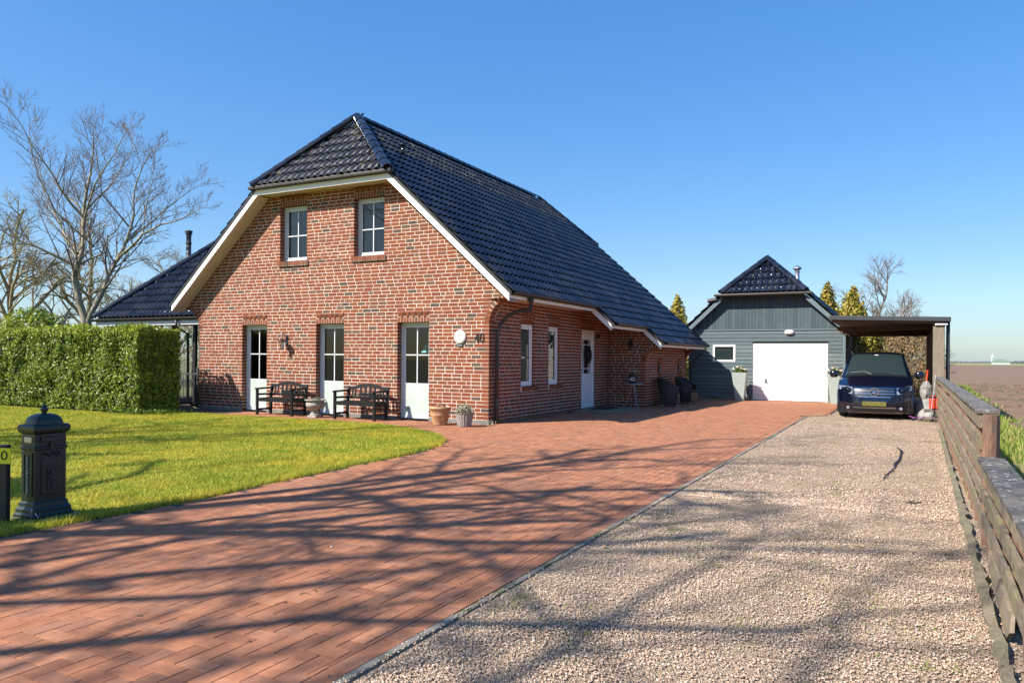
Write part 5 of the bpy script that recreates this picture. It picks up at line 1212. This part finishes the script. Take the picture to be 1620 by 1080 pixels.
# number post
ps = thing('number_post', 'dark post with a yellow number 40 plate beside the mailbox', 'house number sign', (-6.91, 3.73, 0), math.radians(-69.5))
MB().box((-.05, -.04, -.05), (.0, .03, .66)).build('post', 'dark_trim', ps, local=True, bevel=.004)
MB().box((.001, -.16, .50), (.008, .075, .635)).build('plate', 'sign_yellow', ps, local=True)
sign_text('40', .115, 'number', None, None, frame_mat((.0095, -.018, .567), Y_, Z_, X_) @ Matrix.Scale(1.25, 4, (1, 0, 0)), 'black_print', .001, ps)
# things seen inside the windows
pl_ = thing('pendant_bell', 'teal bell shaped ornament hanging behind the right french window', 'ornament', (-9.86, YG + .30, 1.55))
MB().lathe([(.14, 0), (.135, .02), (.105, .06), (.095, .12), (.06, .17), (.02, .19), (.018, .22)], (0, 0, 0), 20).build('bell', 'green_teal', pl_, local=True, smooth=True)
MB().tube([(0, 0, .21), (0, 0, 1.0)], .004, 5).build('cord', 'dark_trim', pl_, local=True)
tb2 = thing('side_table', 'small table with a plant behind the left french window', 'table', (-14.85, 15.2, .03)); MB().box((-.3, -.25, .68), (.3, .25, .72)).build('tabletop', 'post_wood', tb2, local=True)
for x in (-.26, .26):
    for y in (-.21, .21): MB().box((x - .02, y - .02, 0), (x + .02, y + .02, .68)).build('leg', 'post_wood', tb2, local=True)
pt = thing('agave_plant', 'spiky pale green houseplant behind the left french window', 'houseplant', (-14.72, 15.15, .75)); MB().lathe([(.08, 0), (.11, .15), (.10, .15)], (0, 0, 0), 16).build('pot', 'terracotta', pt, local=True)
ag = MB()
for i in range(16):
    a = i * 2.4; l_ = .32 + .1 * random.random(); e_ = .5 + .5 * random.random(); d_ = Vector((math.cos(a), math.sin(a), 0)); q_ = Vector((-math.sin(a), math.cos(a), 0)) * .03
    p0 = Vector((0, 0, .15)); p1_ = p0 + d_ * l_ * .5 + Z_ * l_ * e_; p2_ = p0 + d_ * l_ + Z_ * l_ * e_ * 1.1; ag.add([tuple(p0 - q_), tuple(p0 + q_), tuple(p1_ + q_), tuple(p1_ - q_), tuple(p2_)], [(0, 1, 2, 3), (3, 2, 4)])
ag.build('leaf_rosette', 'leaf_pale', pt, local=True)
# garden gate left of the gable
gt = thing('garden_gate', 'low grey metal gate between hedge and brick gable', 'gate', (-17.4, 14.45, 0))
MB().box((-17.36, 14.38, 0), (-17.30, 14.44, 1.12)).build('gate_post', 'steel', gt); MB().box((-18.5, 14.38, 0), (-18.44, 14.44, 1.05)).build('gate_post', 'steel', gt)
for z in (.12, .92): MB().box((-18.43, 14.395, z), (-17.37, 14.425, z + .035)).build('rail', 'steel', gt)
for i in range(9): MB().tube([(-18.35 + i * .112, 14.41, .13), (-18.35 + i * .112, 14.41, .93)], .009, 6).build('bar', 'steel', gt)
wb = thing('white_board', 'white slatted board standing behind the garden gate', 'board', (-17.6, 14.8, 0))
for i in range(2): MB().box((-17.78 + i * .17, 14.8, .5), (-17.63 + i * .17, 14.83, 1.12)).build('slat', 'white_paint', wb)
MB().box((-17.78, 14.831, .1), (-17.46, 14.85, .6)).build('panel', 'planter_grey', wb)
# ================================================================ VEGETATION
def spawn(tm, cm, p, d, L, r, lev, maxlev, rr, kids=6, up=.25, wander=.22, spread=.75, rmin=.004):
    n = max(3, min(6, int(L / .3))); pts = [Vector(p)]; dirs = []; d = Vector(d).normalized()
    for i in range(n):
        d = (d + Vector((rr.gauss(0, wander), rr.gauss(0, wander), rr.gauss(0, wander * .7) + up / n))).normalized(); dirs.append(d); pts.append(pts[-1] + d * (L / n))
    r1 = r * (.5 if lev < maxlev else .4); rad = [r + (r1 - r) * i / n for i in range(n + 1)]
    sides = 7 if r > .06 else (5 if r > .02 else 3)
    (tm if lev <= 1 else cm).tube(pts, rad, sides, cap=False)
    if lev >= maxlev: return
    k = max(2, int(kids * (.75 + .5 * rr.random())))
    for j in range(k):
        t = .22 + .78 * (j + rr.random()) / k; t = min(t, .99); i = min(int(t * n), n - 1); f = t * n - i
        q = pts[i].lerp(pts[i + 1], f); dd = dirs[i]; side = Vector((rr.gauss(0, 1), rr.gauss(0, 1), rr.gauss(0, 1))); side = (side - dd * side.dot(dd)).normalized()
        nd = (dd * (1 - spread * .45) + side * spread * (.7 + .5 * rr.random())).normalized()
        cl = L * (.62 - .25 * t) * (.75 + .5 * rr.random()); cr = min(rad[i] * .62, r * (.62 - .2 * t))
        spawn(tm, cm, q, nd, cl, max(cr, rmin), lev + 1, maxlev, rr, kids, up, wander, spread, rmin)
def limb(tm, cm, pts, r0, r1, rr, kids, klen, maxlev=4, sub=5):
    pts = [Vector(p) for p in pts]; P = [pts[0]]
    for a, b in zip(pts[:-1], pts[1:]):
        P.append(a.lerp(b, .5) + Vector((rr.gauss(0, .03), rr.gauss(0, .03), rr.gauss(0, .02)))); P.append(b)
    n = len(P); rad = [r0 + (r1 - r0) * (i / (n - 1)) ** .8 for i in range(n)]
    tm.tube(P, rad, 8 if r0 > .05 else 5, cap=False)
    for j in range(kids):
        t = (.15 + .85 * (j + rr.random()) / kids) * (n - 1); i = min(int(t), n - 2); q = P[i].lerp(P[i + 1], t - i); dd = (P[i + 1] - P[i]).normalized()
        side = Vector((rr.gauss(0, 1), rr.gauss(0, 1), rr.gauss(0, .8))); side = (side - dd * side.dot(dd)).normalized(); fr = t / (n - 1)
        spawn(tm, cm, q, (dd * .65 + side * .65 + Z_ * .15), klen * (1.15 - .6 * fr) * (.6 + .6 * rr.random()), max(rad[i] * .45, .008), 2, maxlev, rr, sub, .32, .11, .62, rmin=.0055)
# ---- big bare tree left of the house
RV = Vector((math.cos(PHI), math.sin(PHI), 0)); FV = Vector((-math.sin(PHI), math.cos(PHI), 0))
T0 = Vector((-25.2, 16.3, 0)); SC = .02194
def tp_(x, y, dep):
    z = 1.45 + (560.5 - (y / 2.571 + 100)) * SC
    return T0 + RV * ((x / 2.571 - 135) * SC) + FV * dep + Z_ * (z if z < 4 else 4 + (z - 4) * .92)
rr = random.Random(21)
bt_ = thing('bare_tree', 'large bare twin-stemmed tree behind the hedge left of the house', 'tree', tuple(T0)); tm, cm = MB(), MB()
tm.tube([T0 + Z_ * -.2, T0 + Z_ * .8 - RV * .02, tp_(350, 1078, 0)], [.30, .25, .21], 10, cap=False)
LIMBS = [
 ([(345, 1085, 0), (318, 975, 0), (300, 870, -.05), (316, 790, 0), (325, 700, .1), (318, 570, .2), (330, 480, .2), (345, 340, .3), (350, 250, .3), (346, 165, .3)], .20, .012, 14, 1.7),
 ([(310, 825, 0), (230, 772, -.5), (150, 732, -.9), (80, 680, -1.2), (-10, 612, -1.6)], .085, .015, 9, 1.5),
 ([(312, 765, 0), (230, 700, .6), (165, 610, 1.0), (110, 540, 1.2), (50, 420, 1.5), (10, 270, 1.7)], .085, .012, 10, 1.6),
 ([(322, 600, .15), (270, 500, -.4), (215, 370, -.8), (165, 250, -1.1), (100, 150, -1.3)], .075, .010, 10, 1.4),
 ([(322, 610, .2), (250, 540, 1.0), (150, 470, 1.6), (60, 380, 2.0), (0, 310, 2.2)], .06, .010, 8, 1.4),
 ([(325, 640, .1), (390, 560, -.6), (440, 490, -1.0), (510, 420, -1.4), (590, 330, -1.8), (640, 270, -2.0)], .07, .010, 10, 1.4),
 ([(335, 560, .2), (370, 450, .9), (410, 330, 1.3), (440, 240, 1.5), (430, 170, 1.6)], .055, .009, 8, 1.3),
 ([(322, 810, 0), (370, 760, .5), (385, 680, .7), (430, 600, .9), (470, 520, 1.1), (530, 420, 1.2), (560, 300, 1.3)], .055, .009, 8, 1.3),
 ([(347, 1070, 0), (392, 960, .05), (428, 860, .1), (462, 785, .1), (498, 690, .2), (518, 580, .3), (512, 480, .4), (535, 380, .5), (600, 250, .6)], .155, .012, 12, 1.6),
 ([(462, 795, .1), (540, 750, -.4), (620, 690, -.8), (700, 655, -1.0), (770, 640, -1.1), (830, 612, -1.2), (895, 575, -1.2)], .085, .008, 11, 1.0),
 ([(500, 700, .2), (560, 600, .9), (610, 520, 1.3), (680, 440, 1.6), (740, 390, 1.8)], .06, .009, 9, 1.2),
 ([(620, 690, -.8), (660, 560, -1.2), (690, 480, -1.4), (715, 300, -1.6)], .035, .006, 7, .9),
 ([(415, 910, .1), (460, 915, .6), (500, 930, .9), (530, 935, 1.0)], .035, .006, 5, .6),
 ([(325, 690, .1), (280, 600, -.9), (250, 470, -1.4), (240, 330, -1.7), (255, 240, -1.9)], .05, .008, 8, 1.2),
 ([(312, 790, 0), (180, 690, 1.2), (60, 560, 1.8), (-20, 420, 2.2)], .06, .009, 8, 1.3),
 ([(505, 640, .2), (460, 520, -.9), (470, 400, -1.3), (490, 290, -1.6)], .05, .008, 8, 1.1),
 ([(430, 850, .1), (540, 770, .8), (580, 800, 1.2), (650, 790, 1.5)], .03, .005, 5, .7)]
for pts, r0, r1, kids, kl in LIMBS: limb(tm, cm, [tp_(*p) for p in pts], r0 * .68, r1 * .7, rr, int(kids * 1.6), kl * .95)
tm.build('trunk', 'bark_pale', bt_, smooth=True); cm.build('crown', 'twig_grey', bt_, smooth=True)
def bare_tree(name, label, base, h, r, seed, m='bark_brown', m2='bark_brown', maxlev=4, kids=6, lean=(0, 0), group=None, fork=3, spread=.75, first=.28, rmin=.004):
    rr = random.Random(seed); t = thing(name, label, 'tree', base, 0, group); tm, cm = MB(), MB(); b = Vector(base)
    top = b + Vector((lean[0], lean[1], h * .55)); n = 6; P = [b.lerp(top, i / n) + Vector((rr.gauss(0, .04 * h / 10), rr.gauss(0, .04 * h / 10), 0)) * (i > 0) for i in range(n + 1)]; P[0].z = -.2
    R_ = [r * (1.25 if i == 0 else 1 - .5 * i / n) for i in range(n + 1)]; tm.tube(P, R_, 10, cap=False)
    for j in range(fork + 5):
        f = first + (1 - first) * (j + rr.random() * .6) / (fork + 5); i = min(int(f * n), n - 1); q = P[i].lerp(P[i + 1], f * n - i); a = j * 2.4 + rr.random()
        d = Vector((math.cos(a) * spread, math.sin(a) * spread, .55 + .5 * rr.random())); spawn(tm, cm, q, d, h * (.55 - .22 * f) * (.8 + .4 * rr.random()), R_[i] * .68, 1, maxlev, rr, kids, .3, rmin=rmin)
    spawn(tm, cm, P[-1], (lean[0] / h, lean[1] / h, 1), h * .45, R_[-1] * .9, 1, maxlev, rr, kids + 1, .3, rmin=rmin)
    tm.build('trunk', m, t, smooth=True); cm.build('crown', m2, t, smooth=True); return t
bare_tree('bare_tree', 'brown bare tree at the left edge behind the hedge', (-37.5, 20.5, 0), 8.5, .2, 31, kids=6, rmin=.008, group='bare trees behind the hedge', first=.12)
bare_tree('bare_tree', 'dense brown bare tree between the left edge and the twin-stemmed tree', (-41.5, 27, 0), 9.0, .22, 32, kids=6, rmin=.008, group='bare trees behind the hedge', first=.1)
bare_tree('bare_tree', 'bare tree low behind the fork of the twin-stemmed tree', (-37.2, 28.5, 0), 7.2, .17, 33, kids=6, rmin=.008, group='bare trees behind the hedge', first=.1)
bare_tree('bare_tree', 'small bare tree just left of the lower tiled roof', (-33, 28, 0), 6.3, .13, 34, kids=7, rmin=.008, group='bare trees behind the hedge', first=.1, m2='leaf_pale_twig' if 'leaf_pale_twig' in MATS else 'bark_brown')
bare_tree('bare_tree', 'grey bare tree standing behind the carport roof', (-1.1, 41, 0), 5.9, .13, 35, m='twig_grey', m2='twig_grey', kids=7, first=.1)
bare_tree('bare_tree', 'thin bare tree to the right behind the carport', (.1, 44, 0), 4.7, .09, 36, m='twig_grey', m2='twig_grey', kids=6, first=.1)
# roadside trees beside and behind the viewer, their shadows lie across drive and lawn
bare_tree('roadside_tree', 'tall bare roadside tree at the left of the lawn front', (-9.0, -.3, 0), 13.5, .22, 41, lean=(-.7, .5), kids=5, maxlev=4, group='roadside trees', first=.38)
bare_tree('roadside_tree', 'tall bare roadside tree on the far side of the drive mouth', (-8.3, -3.4, 0), 13, .15, 42, lean=(-.6, .4), kids=4, maxlev=3, group='roadside trees', first=.3)
bare_tree('roadside_tree', 'tall bare roadside tree behind the drive mouth', (-5.8, -6.0, 0), 14, .13, 43, lean=(-.3, .3), kids=4, maxlev=3, group='roadside trees', first=.3)
bare_tree('roadside_tree', 'tall bare roadside tree beyond the lawn', (-17.5, 1.5, 0), 12, .2, 45, kids=5, maxlev=3, group='roadside trees', first=.35)
# ---- hedge
def leaf_mesh(P, N, size, rnd, name, m, parent, aspect=.45):
    n = len(P); N = N / np.linalg.norm(N, axis=1)[:, None]; a = rng.standard_normal((n, 3)); a -= N * (a * N).sum(1)[:, None]; a /= np.linalg.norm(a, axis=1)[:, None]
    a[:, 2] -= .5; a /= np.linalg.norm(a, axis=1)[:, None]; b = np.cross(N, a); b /= np.linalg.norm(b, axis=1)[:, None]; s = size[:, None]
    V = np.stack([P - a * s, P - a * s * .1 + b * s * aspect + N * s * .12, P + a * s - N * s * .1, P - a * s * .1 - b * s * aspect + N * s * .12], 1).reshape(-1, 3)
    i = 4 * np.arange(n)[:, None]; F = np.concatenate([i + np.array([[0, 1, 2]]), i + np.array([[0, 2, 3]])], 1).reshape(-1, 3)
    return np_mesh(name, V, F, m, np.repeat(rnd, 2), parent)
hd = thing('laurel_hedge', 'clipped green laurel hedge along the back of the lawn', 'hedge', (-20, 12.65, 0))
HX0, HX1, HY0, HY1, HZ = -27.5, -16.62, 12.05, 13.3, 2.08
def hedge_pts(n, face):
    u, v = rng.random(n), rng.random(n)
    if face == 'front': x = HX0 + (HX1 - HX0) * u; z = .05 + (HZ - .05) * v; y = HY0 + .16 * (vnoise(x + 90, z + 9, 2.2, 31) - .5) + .10 * (vnoise(x + 90, z + 9, 6, 32) - .5) + .22 * rng.random(n) ** 2; N = np.tile([0, -1., .45], (n, 1)); P = np.stack([x, y, z], 1)
    elif face == 'top': x = HX0 + (HX1 - HX0) * u; y = HY0 + (HY1 - HY0) * v; z = HZ - .03 + .2 * (vnoise(x + 90, y + 9, 2.2, 33) - .5) + .12 * rng.random(n) ** 2; N = np.tile([0, -.2, 1.], (n, 1)); P = np.stack([x, y, z], 1)
    else: y = HY0 + (HY1 - HY0) * u; z = .05 + (HZ - .05) * v; x = HX1 + .14 * (vnoise(y + 90, z + 9, 2.5, 34) - .5) - .10 * rng.random(n); N = np.tile([1., -.1, .3], (n, 1)); P = np.stack([x, y, z], 1)
    return P, N + .75 * rng.standard_normal((n, 3)) * np.array([1, 1, .8])
PP, NN = zip(hedge_pts(30000, 'front'), hedge_pts(12000, 'top'), hedge_pts(6000, 'end')); P = np.concatenate(PP); N = np.concatenate(NN)
tips = (P[:, 2] > HZ - .12) & (rng.random(len(P)) < .5); rn = rng.random(len(P)) * .8; rn[tips] = .7 + .3 * rng.random(tips.sum())
leaf_mesh(P, N, .030 + .030 * rng.random(len(P)), rn, 'foliage', 'leaf_hedge', hd, .48)
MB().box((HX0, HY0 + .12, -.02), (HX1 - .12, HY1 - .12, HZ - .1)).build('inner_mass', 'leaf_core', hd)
def bush(name, label, cat, c, rx, ry, h, n, size, m, seed, shape='round', trunk=True, group=None, core=True):
    global rng
    rng = np.random.default_rng(seed); t = thing(name, label, cat, (c[0], c[1], 0), 0, group)
    ph = rng.random(n) * 6.283; z = rng.random(n)
    if shape == 'cone': z = z ** 1.25; r = (1 - z) ** .6; r = np.maximum(r, .05)
    elif shape == 'box': r = np.ones(n)
    else: r = np.sqrt(np.clip(1 - (2 * z - .9) ** 2 / 1.25, .02, 1))
    lob = (.55 if shape == 'cone' else .72) + (.8 if shape == 'cone' else .5) * vnoise(ph * 1.3 + seed * 3, z * h * 1.0 + 7, 1.6, seed); dep = 1 - .4 * rng.random(n) ** 1.5; r = r * lob * dep
    P = np.stack([c[0] + rx * r * np.cos(ph), c[1] + ry * r * np.sin(ph), .05 + h * z * (.92 + .16 * rng.random(n))], 1)
    N = np.stack([np.cos(ph), np.sin(ph), .5 * np.ones(n)], 1) + .7 * rng.standard_normal((n, 3))
    leaf_mesh(P, N, size * (.6 + .8 * rng.random(n)), rng.random(n), 'crown', m, t, .5)
    if trunk: MB().tube([(c[0], c[1], -.1), (c[0], c[1], h * .45), (c[0], c[1], h * .85)], [.09, .07, .02], 7).build('trunk', 'bark_dark', t)
    return t
bush('golden_conifer', 'golden conifer rising between the house roof and the garage', 'conifer', (-12.2, 45), 1.35, 1.35, 4.95, 5200, .09, 'leaf_gold', 51, 'cone', group='golden conifers behind the buildings')
bush('golden_conifer', 'golden conifer just right of the garage roof', 'conifer', (-3.45, 41), 1.5, 1.5, 5.0, 6000, .09, 'leaf_gold', 52, 'cone', group='golden conifers behind the buildings')
bush('golden_conifer', 'browner golden conifer left of the grey bare tree', 'conifer', (-2.2, 40), 1.45, 1.4, 4.7, 6000, .09, 'leaf_gold', 53, 'cone', group='golden conifers behind the buildings')
bush('beech_hedge', 'brown leaved hedge seen under the carport roof', 'hedge', (-.15, 33.5), 1.55, .9, 2.75, 24000, .034, 'leaf_beech', 54, 'round')
bush('yellow_shrub', 'yellow green shrub beside the garage under the carport', 'shrub', (-1.4, 32.8), .75, .7, 2.9, 4500, .06, 'leaf_gold', 55, 'round')
bush('green_shrub', 'bright green shrub behind the hedge at the left edge', 'shrub', (-25.5, 14.6), 2.2, .9, 2.75, 8000, .06, 'leaf_hedge', 56, 'round')
bush('green_shrub', 'small green shrub in the gap between house and garage', 'shrub', (-7.35, 27.55), .3, .28, 1.9, 900, .05, 'leaf_green', 57, 'round')
bush('grey_shrub', 'pale budding shrub behind the lower left roof', 'shrub', (-31.0, 25.5), 1.5, 1.3, 5.4, 1500, .05, 'leaf_pale', 58, 'round')
iv = thing('ivy_patch', 'dark ground cover at the foot of the hedge end', 'ground cover', (-16.9, 12.2, 0))
n = 900; P = np.stack([-16.75 + .55 * rng.standard_normal(n), 12.25 + .45 * rng.standard_normal(n) * .5, .02 + .10 * rng.random(n)], 1); leaf_mesh(P, np.tile([0, 0, 1.], (n, 1)) + .6 * rng.standard_normal((n, 3)), np.full(n, .035), rng.random(n) * .3, 'leaf_carpet', 'leaf_hedge', iv)
